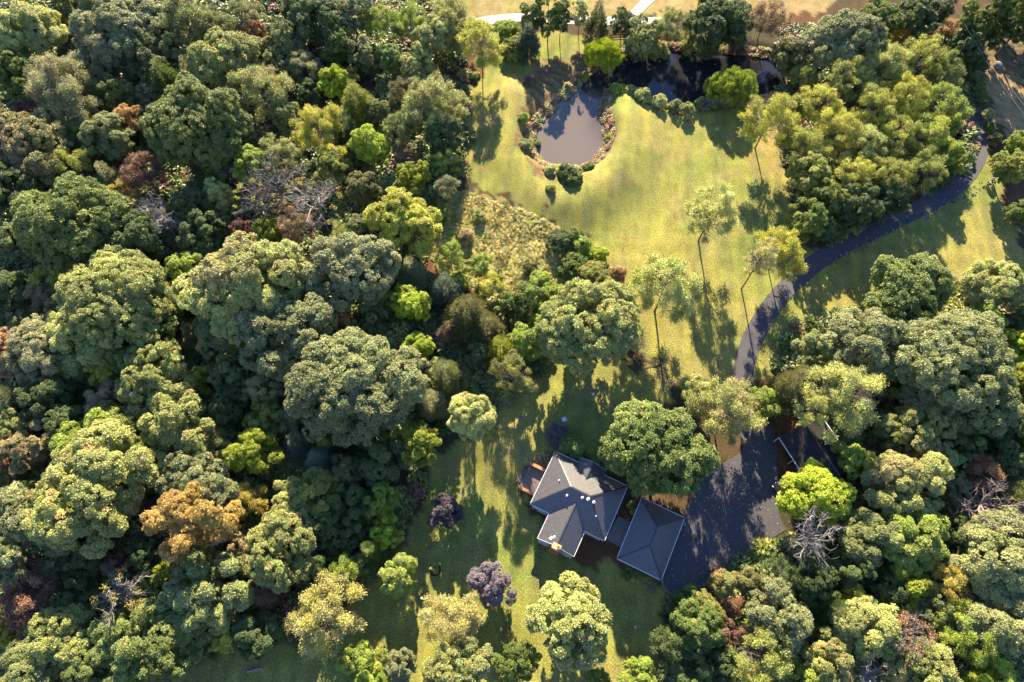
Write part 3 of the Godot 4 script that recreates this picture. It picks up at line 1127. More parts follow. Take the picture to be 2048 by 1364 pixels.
func make_deck():
	var o := thing("deck", "raised wooden deck with rust brown rails against the house end", "deck", Vector3(2.84, 0, -18.96), deg_to_rad(-26.4))
	var floor_y := 1.75
	for i in 17:
		var st := tool()
		box(st, Vector3(-3.05 + i * 0.2, floor_y - 0.04 - 0.002 * (i % 3), -6.3), Vector3(-3.05 + i * 0.2 + 0.19, floor_y, -2.1))
		built("plank", st, mats.deck_floor, o)
	for s in [[Vector3(-3.1, 0, -6.35), Vector3(0.4, 0, -6.35)], [Vector3(-3.1, 0, -2.05), Vector3(0.4, 0, -2.05)]]:
		var bench := tool()
		bar(bench, s[0] + Vector3.UP * (floor_y + 0.85), s[1] + Vector3.UP * (floor_y + 0.85), 0.5, 0.07)
		built("top_rail", bench, mats.cedar_rail, o)
		var low := tool()
		bar(low, s[0] + Vector3.UP * (floor_y + 0.3), s[1] + Vector3.UP * (floor_y + 0.3), 0.06, 0.8)
		built("rail_board", low, mats.cedar_rail, o)
		var skirt := tool()
		bar(skirt, s[0] + Vector3.UP * (floor_y - 0.3), s[1] + Vector3.UP * (floor_y - 0.3), 0.06, 0.28)
		built("joist", skirt, mats.timber, o)
		for x in [-3.0, -1.3, 0.3]:
			var post := tool()
			box(post, Vector3(x - 0.06, -0.4, s[0].z - 0.06), Vector3(x + 0.06, floor_y + 0.82, s[0].z + 0.06))
			built("post", post, mats.timber, o)
	for k in 3:
		var step := tool()
		box(step, Vector3(-3.4 - k * 0.3, floor_y - 0.25 - k * 0.25, -5.6), Vector3(-3.1 - k * 0.3, floor_y - 0.2 - k * 0.25, -3.0))
		built("step", step, mats.deck_floor, o)


func make_garage():
	var o := thing("garage", "separate dark hipped garage roof with white gutters beside the asphalt court", "garage", Vector3(15.9, 1.6, -10.91), deg_to_rad(-26.2))
	var e := 3.0
	var L := 7.12
	var W := 10.16
	var k := 0.55
	var g := -1.9
	wall(o, Vector3(0.4, g, -0.6), Vector3(L - 0.4, e - 0.1, -0.4))
	wall(o, Vector3(0.4, g, -W + 0.4), Vector3(L - 0.4, e - 0.1, -W + 0.6))
	wall(o, Vector3(0.4, g, -W + 0.6), Vector3(0.6, e - 0.1, -0.6))
	wall(o, Vector3(L - 0.6, g, -W + 0.6), Vector3(L - 0.4, e - 0.1, -0.6))
	var J := Vector3(0, e, -W)
	var K := Vector3(L, e, -W)
	var M := Vector3(L, e, 0)
	var N := Vector3(0, e, 0)
	var P := Vector3(L / 2, e + k * L / 2, -L / 2)
	var Q := Vector3(L / 2, e + k * L / 2, -W + L / 2)
	slope(o, [N, J, Q, P], J - N)
	slope(o, [M, P, Q, K], K - M)
	slope(o, [N, P, M], M - N)
	slope(o, [K, Q, J], K - J)
	for s in [[N, P], [M, P], [P, Q], [Q, J], [Q, K]]:
		ridge(o, s[0], s[1])
	for s in [[N, J], [J, K], [K, M], [M, N]]:
		gutter(o, s[0], s[1])
	for z in [-7.6, -3.0]:
		var st := tool()
		for i in 4:
			box(st, Vector3(L - 0.4, 0.35 + i * 0.58, z - 1.25), Vector3(L - 0.36, 0.9 + i * 0.58, z + 1.25))
		built("garage_door", st, mats.white_trim, o)
	window(o, Vector3(2.2, 1.6, -0.4), 1.0, 1.1)
	window(o, Vector3(5.0, 1.6, -0.4), 1.0, 1.1)


func make_shed():
	# local x runs along the lit white gutter towards the camera, z away from the court
	var o := thing("shed", "low pole shed with dark shingle roof and thin white posts", "shed", Vector3(43.53, 1.90, -29.82), deg_to_rad(-64.8))
	var L := 9.5
	var half := 4.2
	var e := 2.6
	var r := e + 1.7
	slope(o, [Vector3(0, e, 0), Vector3(0, r, -half), Vector3(L, r, -half), Vector3(L, e, 0)], Vector3(1, 0, 0), "shaded_shingle")
	slope(o, [Vector3(0, e, -half * 2), Vector3(L, e, -half * 2), Vector3(L, r, -half), Vector3(0, r, -half)], Vector3(1, 0, 0), "shaded_shingle")
	ridge(o, Vector3(0, r, -half), Vector3(L, r, -half))
	gutter(o, Vector3(0, e, 0.05), Vector3(L, e, 0.05))
	gutter(o, Vector3(0, e, -half * 2 - 0.05), Vector3(L, e, -half * 2 - 0.05))
	for x in [0.1, 4.2, 9.3]:
		var st := tool()
		box(st, Vector3(x - 0.07, -0.5, -0.1), Vector3(x + 0.07, e - 0.1, 0.04))
		built("post", st, mats.white_trim, o)
	wall(o, Vector3(0.2, -0.5, -half * 2 + 0.4), Vector3(L - 0.2, e - 0.1, -half * 2 + 0.55), "timber")
	wall(o, Vector3(0.2, -0.5, -half * 2 + 0.55), Vector3(0.35, e - 0.1, -1.2), "timber")
	wall(o, Vector3(L - 0.35, -0.5, -half * 2 + 0.55), Vector3(L - 0.2, e - 0.1, -1.2), "timber")


# ------------------------------------------------------------------ planting
func plant_trees():
	tree("broadleaf_tree", "O", -100.3, -115.4, 7.3, 12.9, "paleyellow", "yellow", 0.12, "large pale yellow-green round tree at the photo's left edge, left of the salmon treetop", "tree", "broadleaf trees of the woods")
	tree("broadleaf_tree", "O", -97.0, -122.3, 2.1, 5.8, "gold", "gold", 0, "little gold round tree at the photo's top edge, left of the salmon treetop", "tree", "broadleaf trees of the woods")
	tree("broadleaf_tree", "O", -97.2, -125.5, 3.7, 8.5, "darkgrey", "darkgrey", 0, "small dusky green round tree at the photo's top edge, left of the salmon treetop", "tree", "broadleaf trees of the woods")
	tree("broadleaf_tree", "O", -81.4, -113.7, 8.7, 14.5, "grey", "grey", 0, "large silvery grey-green round tree left of the salmon treetop", "tree", "broadleaf trees of the woods")
	tree("broadleaf_tree", "O", -88.4, -123.6, 4.6, 9.8, "greygreen", "greygreen", 0, "mid-sized grey-green round tree at the photo's top edge, left of the salmon treetop", "tree", "broadleaf trees of the woods")
	tree("thin_leaved_tree", "L", -68.5, -118.5, 6.5, 12.2, "greygreen", "tan", 0.15, "mid-sized grey-green thin-leaved tree tinged tan at the photo's top edge, left of the salmon treetop", "tree", "thin-leaved trees")
	tree("broadleaf_tree", "O", -77.2, -119.2, 4.5, 9.7, "greygreen", "greygreen", 0, "mid-sized grey-green round tree left of the salmon treetop", "tree", "broadleaf trees of the woods")
	tree("broadleaf_tree", "O", -55.4, -118.5, 3.0, 7.3, "salmon", "rust", 0.3, "little salmon pink round tree tinged rust behind the big leafless grey trees", "tree", "broadleaf trees of the woods")
	tree("broadleaf_tree", "O", -47.4, -113.9, 4.9, 10.1, "greygreen", "greygreen", 0, "mid-sized grey-green round tree just right of the salmon treetop", "tree", "broadleaf trees of the woods")
	tree("broadleaf_tree", "O", -40.7, -119.4, 6.1, 11.5, "darkgreen", "darkgreen", 0, "mid-sized dark green round tree at the photo's top edge, right of the salmon treetop", "tree", "broadleaf trees of the woods")
	tree("broadleaf_tree", "O", -45.8, -123.6, 4.6, 9.8, "darkgrey", "darkgrey", 0, "mid-sized dusky green round tree behind and right of the salmon treetop", "tree", "broadleaf trees of the woods")
	tree("thin_leaved_tree", "L", -58.1, -121.3, 5.0, 10.5, "greygreen", "tan", 0.1, "mid-sized grey-green thin-leaved tree at the photo's top edge, behind and left of the salmon treetop", "tree", "thin-leaved trees")
	tree("thin_leaved_tree", "L", -64.4, -119.2, 4.1, 9.4, "olive", "olive", 0, "small olive thin-leaved tree at the photo's top edge, left of the salmon treetop", "tree", "thin-leaved trees")
	tree("broadleaf_tree", "O", -101.4, -105.7, 5.4, 10.7, "green", "green", 0, "mid-sized mid green round tree behind and left of the white snag", "tree", "broadleaf trees of the woods")
	tree("thin_leaved_tree", "L", -88.2, -98.8, 8.3, 14.5, "palegrey", "tan", 0.1, "large pale silvery thin-leaved tree behind and left of the white snag", "tree", "thin-leaved trees")
	tree("broadleaf_tree", "O", -88.7, -111.2, 3.3, 7.9, "yellowgreen", "yellowgreen", 0, "small yellow-green round tree left of the salmon treetop", "tree", "broadleaf trees of the woods")
	tree("broadleaf_tree", "O", -76.6, -108.7, 5.5, 10.8, "darkgrey", "darkgrey", 0, "mid-sized dusky green round tree left of the salmon treetop", "tree", "broadleaf trees of the woods")
	tree("broadleaf_tree", "O", -74.9, -102.0, 2.8, 7.1, "palegrey", "palegrey", 0, "little pale silvery round tree in front and left of the salmon treetop", "tree", "broadleaf trees of the woods")
	tree("conifer_tree", "C", -65.8, -105.8, 3.3, 10.4, "olive", "olive", 0, "small olive conifer in front and left of the salmon treetop", "tree", "conifers among the broadleaf trees")
	tree("broadleaf_tree", "O", -71.8, -112.6, 3.8, 8.6, "greygreen", "greygreen", 0, "small grey-green round tree left of the salmon treetop", "tree", "broadleaf trees of the woods")
	tree("broadleaf_tree", "O", -58.2, -106.9, 6.7, 12.2, "palegreen", "tan", 0.15, "large pale green round tree tinged tan just in front and left of the salmon treetop", "tree", "broadleaf trees of the woods")
	tree("thin_leaved_tree", "L", -49.5, -99.4, 6.5, 12.3, "palegreen", "tan", 0.2, "large pale green thin-leaved tree tinged tan in front of the salmon treetop", "tree", "thin-leaved trees")
	tree("broadleaf_tree", "O", -36.1, -113.6, 4.4, 9.7, "green", "green", 0, "mid-sized mid green round tree right of the salmon treetop", "tree", "broadleaf trees of the woods")
	tree("broadleaf_tree", "O", -36.6, -104.6, 3.5, 8.2, "bright", "bright", 0, "small vivid yellow-green round tree in front and right of the salmon treetop", "tree", "broadleaf trees of the woods")
	tree("broadleaf_tree", "O", -42.1, -101.7, 2.9, 7.2, "darkgreen", "darkgreen", 0, "small dark green round tree in front and right of the salmon treetop", "tree", "broadleaf trees of the woods")
	tree("broadleaf_tree", "O", -48.2, -108.5, 3.7, 8.6, "greygreen", "greygreen", 0, "small grey-green round tree just in front and right of the salmon treetop", "tree", "broadleaf trees of the woods")
	tree("shrub", "S", -100.9, -96.4, 4.3, 5.0, "rust", "redbrown", 0.5, "large rust shrub at the photo's left edge, behind and left of the white snag", "shrub", "shrubs")
	tree("broadleaf_tree", "O", -91.0, -85.5, 7.2, 12.8, "olive", "tan", 0.5, "large olive round tree at the photo's left edge, behind and left of the white snag", "tree", "broadleaf trees of the woods")
	tree("broadleaf_tree", "O", -78.8, -88.9, 4.9, 10.2, "greygreen", "greygreen", 0, "mid-sized grey-green round tree behind and left of the white snag", "tree", "broadleaf trees of the woods")
	tree("broadleaf_tree", "O", -76.3, -94.8, 3.0, 7.3, "salmon", "gold", 0.4, "small salmon pink round tree tinged gold behind the white snag", "tree", "broadleaf trees of the woods")
	tree("broadleaf_tree", "O", -60.1, -87.6, 10.4, 16.4, "oakgreen", "greygreen", 0.3, "huge deep oak green round tree tinged grey-green behind the white snag", "tree", "broadleaf trees of the woods")
	tree("broadleaf_tree", "O", -44.9, -95.4, 3.4, 8.0, "palegreen", "palegreen", 0, "small pale green round tree behind the big leafless grey trees", "tree", "broadleaf trees of the woods")
	tree("thin_leaved_tree", "L", -37.9, -91.0, 5.0, 10.5, "yellow", "gold", 0.2, "mid-sized yellow thin-leaved tree tinged gold behind the big leafless grey trees", "tree", "thin-leaved trees")
	tree("thin_leaved_tree", "L", -69.7, -80.1, 4.6, 10.0, "redbrown", "tan", 0.4, "mid-sized red-brown thin-leaved tree tinged tan behind and left of the white snag", "tree", "thin-leaved trees")
	tree("thin_leaved_tree", "L", -84.5, -81.3, 4.6, 10.0, "oliveyellow", "yellow", 0.25, "mid-sized olive yellow thin-leaved tree tinged yellow behind and left of the white snag", "tree", "thin-leaved trees")
	tree("broadleaf_tree", "O", -92.8, -75.9, 5.3, 10.6, "darkgreen", "darkgreen", 0, "mid-sized dark green round tree at the photo's left edge, left of the white snag", "tree", "broadleaf trees of the woods")
	tree("broadleaf_tree", "O", -78.0, -67.4, 8.8, 14.7, "oakgreen", "palegreen", 0.3, "huge deep oak green round tree tinged pale green left of the white snag", "tree", "broadleaf trees of the woods")
	tree("leafless_tree", "B", -54.2, -80.9, 2.4, 9.0, "grey", "grey", 0, "little silvery grey-green leafless tree left of the big leafless grey trees", "tree", "leafless trees")
	tree("broadleaf_tree", "O", -50.0, -82.0, 4.0, 9.1, "yellowgreen", "yellowgreen", 0, "mid-sized yellow-green round tree behind and left of the big leafless grey trees", "tree", "broadleaf trees of the woods")
	tree("broadleaf_tree", "O", -55.5, -75.6, 3.2, 7.7, "paleyellow", "yellow", 0.15, "small pale yellow-green round tree tinged yellow right of the white snag", "tree", "broadleaf trees of the woods")
	tree("leafless_tree", "B", -42.9, -74.9, 5.8, 13.8, "grey", "redbrown", 0.1, "large silvery grey-green leafless tree just left of the big leafless grey trees", "tree", "leafless trees")
	tree("leafless_tree", "B", -35.8, -72.2, 6.3, 14.3, "palebark", "gold", 0.12, "large white barked leafless tree just right of the big leafless grey trees", "tree", "leafless trees")
	tree("leafless_tree", "B", -46.3, -72.2, 5.0, 13.0, "grey", "yellow", 0.1, "mid-sized silvery grey-green leafless tree just left of the big leafless grey trees", "tree", "leafless trees")
	tree("thin_leaved_tree", "L", -39.6, -68.9, 3.9, 9.1, "tan", "rust", 0.3, "mid-sized tan thin-leaved tree tinged rust just in front of the big leafless grey trees", "tree", "thin-leaved trees")
	tree("leafless_tree", "B", -62.4, -68.0, 3.2, 14.0, "palebark", "palebark", 0, "small white barked leafless tree left of the big leafless grey trees", "tree", "leafless trees")
	tree("broadleaf_tree", "O", -58.9, -73.0, 4.1, 9.2, "darkgreen", "darkgreen", 0, "mid-sized dark green round tree just behind and right of the white snag", "tree", "broadleaf trees of the woods")
	tree("broadleaf_tree", "O", -56.2, -67.1, 4.2, 9.4, "darkgreen", "darkgreen", 0, "mid-sized dark green round tree just right of the white snag", "tree", "broadleaf trees of the woods")
	tree("thin_leaved_tree", "L", -44.4, -84.3, 4.5, 9.9, "palegreen", "redbrown", 0.15, "mid-sized pale green thin-leaved tree tinged red-brown behind the big leafless grey trees", "tree", "thin-leaved trees")
	tree("thin_leaved_tree", "L", -52.2, -89.6, 3.7, 9.0, "darkgrey", "darkgrey", 0, "small dusky green thin-leaved tree behind and left of the big leafless grey trees", "tree", "thin-leaved trees")
	tree("broadleaf_tree", "O", -34.6, -83.1, 3.3, 7.8, "oliveyellow", "oliveyellow", 0, "small olive yellow round tree behind and right of the big leafless grey trees", "tree", "broadleaf trees of the woods")
	tree("broadleaf_tree", "O", -57.6, -83.6, 2.7, 6.8, "yellowgreen", "yellowgreen", 0, "little yellow-green round tree behind and right of the white snag", "tree", "broadleaf trees of the woods")
	tree("thin_leaved_tree", "L", -73.3, -75.1, 3.4, 8.5, "gold", "tan", 0.3, "small gold thin-leaved tree tinged tan behind and left of the white snag", "tree", "thin-leaved trees")
	tree("broadleaf_tree", "O", -66.8, -64.6, 5.3, 10.6, "darkgreen", "darkgreen", 0, "mid-sized dark green round tree just in front and left of the white snag", "tree", "broadleaf trees of the woods")
	tree("thin_leaved_tree", "L", -79.9, -60.9, 5.8, 11.5, "yellowgreen", "gold", 0.25, "large yellow-green thin-leaved tree tinged gold behind and right of the rust patch", "tree", "thin-leaved trees")
	tree("thin_leaved_tree", "L", -73.7, -63.0, 3.4, 8.6, "yellowgreen", "gold", 0.2, "small yellow-green thin-leaved tree tinged gold in front and left of the white snag", "tree", "thin-leaved trees")
	tree("broadleaf_tree", "O", -91.6, -66.6, 4.5, 9.8, "greygreen", "greygreen", 0, "mid-sized grey-green round tree at the photo's left edge, behind the rust patch", "tree", "broadleaf trees of the woods")
	tree("broadleaf_tree", "O", -88.9, -56.2, 4.3, 9.5, "darkgreen", "darkgreen", 0, "mid-sized dark green round tree at the photo's left edge, behind the rust patch", "tree", "broadleaf trees of the woods")
	tree("broadleaf_tree", "O", -67.1, -52.6, 9.4, 15.3, "palegreen", "paleyellow", 0.35, "huge pale green round tree tinged pale yellow-green in front and left of the white snag", "tree", "broadleaf trees of the woods")
	tree("broadleaf_tree", "O", -72.1, -47.3, 6.5, 12.0, "paleyellow", "green", 0.35, "large pale yellow-green round tree tinged mid green right of the rust patch", "tree", "broadleaf trees of the woods")
	tree("broadleaf_tree", "O", -79.3, -44.3, 5.6, 10.9, "palegrey", "palegrey", 0, "large pale silvery round tree just right of the rust patch", "tree", "broadleaf trees of the woods")
	tree("broadleaf_tree", "O", -63.4, -47.0, 5.8, 11.1, "green", "palegreen", 0.3, "large mid green round tree tinged pale green behind and left of the small golden tree", "tree", "broadleaf trees of the woods")
	tree("thin_leaved_tree", "L", -59.9, -55.6, 2.8, 7.9, "yellowgreen", "rust", 0.25, "small yellow-green thin-leaved tree tinged rust in front of the white snag", "tree", "thin-leaved trees")
	tree("broadleaf_tree", "O", -44.6, -54.6, 9.6, 15.6, "palegreen", "tan", 0.18, "huge pale green round tree tinged tan in front and right of the white snag", "tree", "broadleaf trees of the woods")
	tree("broadleaf_tree", "O", -37.4, -46.7, 7.2, 12.8, "grey", "greygreen", 0.4, "large silvery grey-green round tree tinged grey-green behind and right of the small golden tree", "tree", "broadleaf trees of the woods")
	tree("broadleaf_tree", "O", -50.0, -49.6, 5.1, 10.3, "greygreen", "greygreen", 0, "mid-sized grey-green round tree behind the small golden tree", "tree", "broadleaf trees of the woods")
	tree("broadleaf_tree", "O", -27.5, -57.4, 7.5, 13.1, "grey", "greygreen", 0.4, "large silvery grey-green round tree tinged grey-green behind and left of the vivid woodland tree", "tree", "broadleaf trees of the woods")
	tree("conifer_tree", "C", -55.2, -47.9, 2.5, 8.7, "olive", "olive", 0, "small olive conifer behind the small golden tree", "tree", "conifers among the broadleaf trees")
	tree("thin_leaved_tree", "L", -51.9, -45.1, 1.8, 9.0, "paleyellow", "paleyellow", 0, "little pale yellow-green thin-leaved tree just behind the small golden tree", "tree", "thin-leaved trees")
	tree("broadleaf_tree", "O", -59.0, -46.0, 1.4, 8.0, "paleyellow", "paleyellow", 0, "little pale yellow-green round tree behind and left of the small golden tree", "tree", "broadleaf trees of the woods")
	tree("broadleaf_tree", "O", -86.5, -44.5, 4.3, 9.5, "salmon", "tan", 0.5, "mid-sized salmon pink round tree at the photo's left edge, left of the small golden tree", "tree", "broadleaf trees of the woods")
	tree("broadleaf_tree", "O", -58.9, -38.6, 5.9, 11.3, "palegreen", "tan", 0.12, "large pale green round tree tinged tan left of the small golden tree", "tree", "broadleaf trees of the woods")
	tree("broadleaf_tree", "O", -53.2, -40.2, 2.5, 6.6, "goldgreen", "goldgreen", 0, "small golden green round tree behind the golden orange tree", "tree", "broadleaf trees of the woods")
	tree("thin_leaved_tree", "L", -42.0, -37.7, 3.5, 8.7, "palegold", "palegold", 0, "mid-sized straw gold thin-leaved tree right of the small golden tree", "tree", "thin-leaved trees")
	tree("broadleaf_tree", "O", -39.8, -41.9, 3.1, 7.4, "oliveyellow", "oliveyellow", 0, "small olive yellow round tree right of the small golden tree", "tree", "broadleaf trees of the woods")
	tree("broadleaf_tree", "O", -25.7, -36.4, 9.8, 15.7, "grey", "greygreen", 0.4, "huge silvery grey-green round tree tinged grey-green in front and left of the vivid woodland tree", "tree", "broadleaf trees of the woods")
	tree("broadleaf_tree", "O", -54.1, -31.0, 5.8, 11.2, "palegreen", "tan", 0.15, "large pale green round tree tinged tan in front and left of the small golden tree", "tree", "broadleaf trees of the woods")
	tree("conifer_tree", "C", -82.1, -36.0, 3.2, 10.2, "darkgrey", "darkgrey", 0, "small dusky green conifer at the photo's left edge, in front of the rust patch", "tree", "conifers among the broadleaf trees")
	tree("broadleaf_tree", "O", -76.7, -35.7, 4.2, 9.3, "darkgreen", "darkgreen", 0, "mid-sized dark green round tree in front and right of the rust patch", "tree", "broadleaf trees of the woods")
	tree("broadleaf_tree", "O", -72.2, -31.6, 3.6, 8.4, "darkgreen", "darkgreen", 0, "mid-sized dark green round tree left of the small golden tree", "tree", "broadleaf trees of the woods")
	tree("broadleaf_tree", "O", -82.1, -31.7, 3.5, 8.1, "palegreen", "palegreen", 0, "mid-sized pale green round tree at the photo's left edge, in front of the rust patch", "tree", "broadleaf trees of the woods")
	tree("broadleaf_tree", "O", -78.7, -27.3, 4.4, 9.7, "tan", "greygreen", 0.5, "mid-sized tan round tree at the photo's left edge, in front of the rust patch", "tree", "broadleaf trees of the woods")
	tree("broadleaf_tree", "O", -65.3, -27.9, 6.4, 11.8, "yellowgreen", "palegreen", 0.25, "large yellow-green round tree tinged pale green in front and left of the small golden tree", "tree", "broadleaf trees of the woods")
	tree("broadleaf_tree", "O", -41.7, -26.9, 4.4, 9.6, "goldgreen", "bright", 0.35, "mid-sized golden green round tree tinged vivid yellow-green behind and right of the golden orange tree", "tree", "broadleaf trees of the woods")
	tree("conifer_tree", "C", -34.5, -28.9, 2.6, 8.9, "bluegreen", "bluegreen", 0, "small blue-green conifer in front and right of the small golden tree", "tree", "conifers among the broadleaf trees")
	tree("broadleaf_tree", "O", -47.3, -34.2, 3.7, 8.5, "darkgreen", "darkgreen", 0, "mid-sized dark green round tree just in front and right of the small golden tree", "tree", "broadleaf trees of the woods")
	tree("thin_leaved_tree", "L", -48.6, -29.8, 3.1, 8.2, "olive", "olive", 0, "small olive thin-leaved tree in front of the small golden tree", "tree", "thin-leaved trees")
	tree("broadleaf_tree", "O", -41.0, -32.5, 3.1, 7.6, "oliveyellow", "oliveyellow", 0, "small olive yellow round tree in front and right of the small golden tree", "tree", "broadleaf trees of the woods")
	tree("thin_leaved_tree", "L", -46.5, -27.1, 2.9, 8.0, "darkgrey", "darkgrey", 0, "small dusky green thin-leaved tree in front of the small golden tree", "tree", "thin-leaved trees")
	tree("conifer_tree", "C", -30.8, -25.5, 2.9, 9.6, "bluegreen", "bluegreen", 0, "small blue-green conifer left of the dark purple tree", "tree", "conifers among the broadleaf trees")
	tree("thin_leaved_tree", "L", -29.1, -49.0, 2.5, 7.6, "orange", "gold", 0.3, "small orange thin-leaved tree tinged gold left of the vivid woodland tree", "tree", "thin-leaved trees")
	tree("broadleaf_tree", "O", -24.4, -48.9, 3.1, 7.5, "darkgreen", "darkgreen", 0, "small dark green round tree in front and left of the vivid woodland tree", "tree", "broadleaf trees of the woods")
	tree("thin_leaved_tree", "L", -33.3, -52.7, 2.9, 8.0, "darkgrey", "tan", 0.2, "small dusky green thin-leaved tree tinged tan left of the vivid woodland tree", "tree", "thin-leaved trees")
	tree("broadleaf_tree", "O", -31.5, -40.8, 2.7, 6.8, "oliveyellow", "oliveyellow", 0, "small olive yellow round tree in front and left of the vivid woodland tree", "tree", "broadleaf trees of the woods")
	tree("broadleaf_tree", "O", -63.4, -19.6, 9.2, 15.1, "palegreen", "salmon", 0.1, "huge pale green round tree behind the white bare tree", "tree", "broadleaf trees of the woods")
	tree("broadleaf_tree", "O", -72.1, -14.5, 6.7, 12.2, "grey", "greygreen", 0.4, "large silvery grey-green round tree tinged grey-green at the photo's left edge, behind the red-brown thicket", "tree", "broadleaf trees of the woods")
	tree("broadleaf_tree", "O", -48.5, -21.8, 5.9, 11.3, "grey", "darkgrey", 0.3, "large silvery grey-green round tree tinged dusky green behind the golden orange tree", "tree", "broadleaf trees of the woods")
	tree("broadleaf_tree", "O", -47.1, -15.2, 5.6, 17.0, "goldorange", "gold", 0.3, "large golden orange round tree tinged gold behind and right of the white bare tree", "tree", "broadleaf trees of the woods")
	tree("thin_leaved_tree", "L", -41.6, -19.5, 3.1, 8.3, "gold", "yellow", 0.3, "small gold thin-leaved tree tinged yellow behind and right of the golden orange tree", "tree", "thin-leaved trees")
	tree("broadleaf_tree", "O", -44.2, -6.2, 6.2, 11.6, "greygreen", "palegreen", 0.35, "large grey-green round tree tinged pale green in front of the golden orange tree", "tree", "broadleaf trees of the woods")
	tree("broadleaf_tree", "O", -34.5, -12.4, 5.7, 11.1, "palegreen", "salmon", 0.12, "large pale green round tree tinged salmon pink right of the golden orange tree", "tree", "broadleaf trees of the woods")
	tree("broadleaf_tree", "O", -45.3, -2.9, 5.0, 10.3, "oakgreen", "oakgreen", 0, "large deep oak green round tree behind and left of the log", "tree", "broadleaf trees of the woods")
	tree("leafless_tree", "B", -56.7, -5.8, 4.1, 12.1, "palebark", "gold", 0.08, "mid-sized white barked leafless tree right of the red-brown thicket", "tree", "leafless trees")
	tree("thin_leaved_tree", "L", -70.7, -5.2, 5.1, 10.6, "redbrown", "salmon", 0.35, "large red-brown thin-leaved tree at the photo's left edge, left of the white bare tree", "tree", "thin-leaved trees")
	tree("broadleaf_tree", "O", -64.8, -5.5, 3.4, 8.1, "darkgreen", "darkgreen", 0, "mid-sized dark green round tree left of the white bare tree", "tree", "broadleaf trees of the woods")
	tree("broadleaf_tree", "O", -64.4, -0.0, 5.0, 10.2, "palegreen", "palegreen", 0, "large pale green round tree in front and right of the red-brown thicket", "tree", "broadleaf trees of the woods")
	tree("broadleaf_tree", "O", -56.6, -0.1, 4.5, 9.7, "oakgreen", "oakgreen", 0, "large deep oak green round tree in front of the white bare tree", "tree", "broadleaf trees of the woods")
	tree("broadleaf_tree", "O", -67.5, 4.1, 4.9, 10.1, "greygreen", "greygreen", 0, "large grey-green round tree at the photo's left edge, in front of the red-brown thicket", "tree", "broadleaf trees of the woods")
	tree("broadleaf_tree", "O", -59.3, 4.5, 4.2, 9.3, "oakgreen", "oakgreen", 0, "mid-sized deep oak green round tree in front of the white bare tree", "tree", "broadleaf trees of the woods")
	tree("broadleaf_tree", "O", -49.5, 1.0, 5.7, 11.0, "oakgreen", "palegreen", 0.2, "large deep oak green round tree tinged pale green left of the log", "tree", "broadleaf trees of the woods")
	tree("broadleaf_tree", "O", -36.9, -0.5, 3.7, 8.5, "darkgreen", "darkgreen", 0, "mid-sized dark green round tree just behind the log", "tree", "broadleaf trees of the woods")
	tree("thin_leaved_tree", "L", -26.7, -2.7, 5.8, 11.4, "palegold", "yellow", 0.3, "large straw gold thin-leaved tree tinged yellow behind and right of the log", "tree", "thin-leaved trees")
	tree("broadleaf_tree", "O", -34.2, -20.2, 3.3, 7.9, "palegreen", "palegreen", 0, "mid-sized pale green round tree right of the golden orange tree", "tree", "broadleaf trees of the woods")
	tree("broadleaf_tree", "O", -29.8, -20.6, 4.1, 9.2, "oliveyellow", "darkgreen", 0.5, "mid-sized olive yellow round tree tinged dark green left of the dark purple tree", "tree", "broadleaf trees of the woods")
	tree("broadleaf_tree", "O", -28.4, -16.1, 3.4, 8.1, "darkgreen", "darkgreen", 0, "mid-sized dark green round tree left of the dark purple tree", "tree", "broadleaf trees of the woods")
	tree("broadleaf_tree", "O", -25.7, -14.2, 2.9, 7.2, "darkgreen", "darkgreen", 0, "small dark green round tree left of the dark purple tree", "tree", "broadleaf trees of the woods")
	tree("broadleaf_tree", "O", -30.4, -9.2, 2.9, 7.1, "darkgreen", "darkgreen", 0, "small dark green round tree behind and right of the log", "tree", "broadleaf trees of the woods")
	tree("broadleaf_tree", "O", -55.8, -11.4, 2.9, 7.2, "darkgreen", "darkgreen", 0, "small dark green round tree behind and right of the white bare tree", "tree", "broadleaf trees of the woods")
	tree("broadleaf_tree", "O", -54.7, 4.9, 3.3, 7.8, "greygreen", "greygreen", 0, "mid-sized grey-green round tree at the photo's bottom edge, in front of the white bare tree", "tree", "broadleaf trees of the woods")
	tree("broadleaf_tree", "O", -19.4, -14.7, 2.6, 6.7, "bright", "yellowgreen", 0.4, "small vivid yellow-green round tree tinged yellow-green left of the dark purple tree", "tree", "broadleaf trees of the woods")
	tree("broadleaf_tree", "O", -16.7, -8.9, 3.4, 8.5, "yellowgreen", "palegreen", 0.4, "mid-sized yellow-green round tree tinged pale green behind and left of the straw gold lawn tree", "tree", "broadleaf trees of the woods")
	tree("broadleaf_tree", "O", -14.8, -27.9, 3.3, 10.5, "goldgreen", "olive", 0.3, "small golden green round tree tinged olive in front and left of the salmon-tipped tree", "tree", "broadleaf trees of the woods")
	tree("broadleaf_tree", "O", -20.8, -25.1, 4.0, 9.0, "darkgrey", "green", 0.3, "mid-sized dusky green round tree tinged mid green behind and left of the dark purple tree", "tree", "broadleaf trees of the woods")
	tree("thin_leaved_tree", "L", -26.4, -23.8, 3.4, 8.5, "olive", "olive", 0, "mid-sized olive thin-leaved tree left of the dark purple tree", "tree", "thin-leaved trees")
	tree("broadleaf_tree", "O", -25.3, -18.8, 3.3, 7.9, "darkgreen", "darkgreen", 0, "mid-sized dark green round tree in front and left of the salmon-tipped tree", "tree", "broadleaf trees of the woods")
	tree("purple_leaved_tree", "O", -10.4, -18.1, 2.9, 6.0, "purple", "purple", 0, "small dark purple round tree behind and left of the mauve purple tree", "tree", "broadleaf trees of the woods")
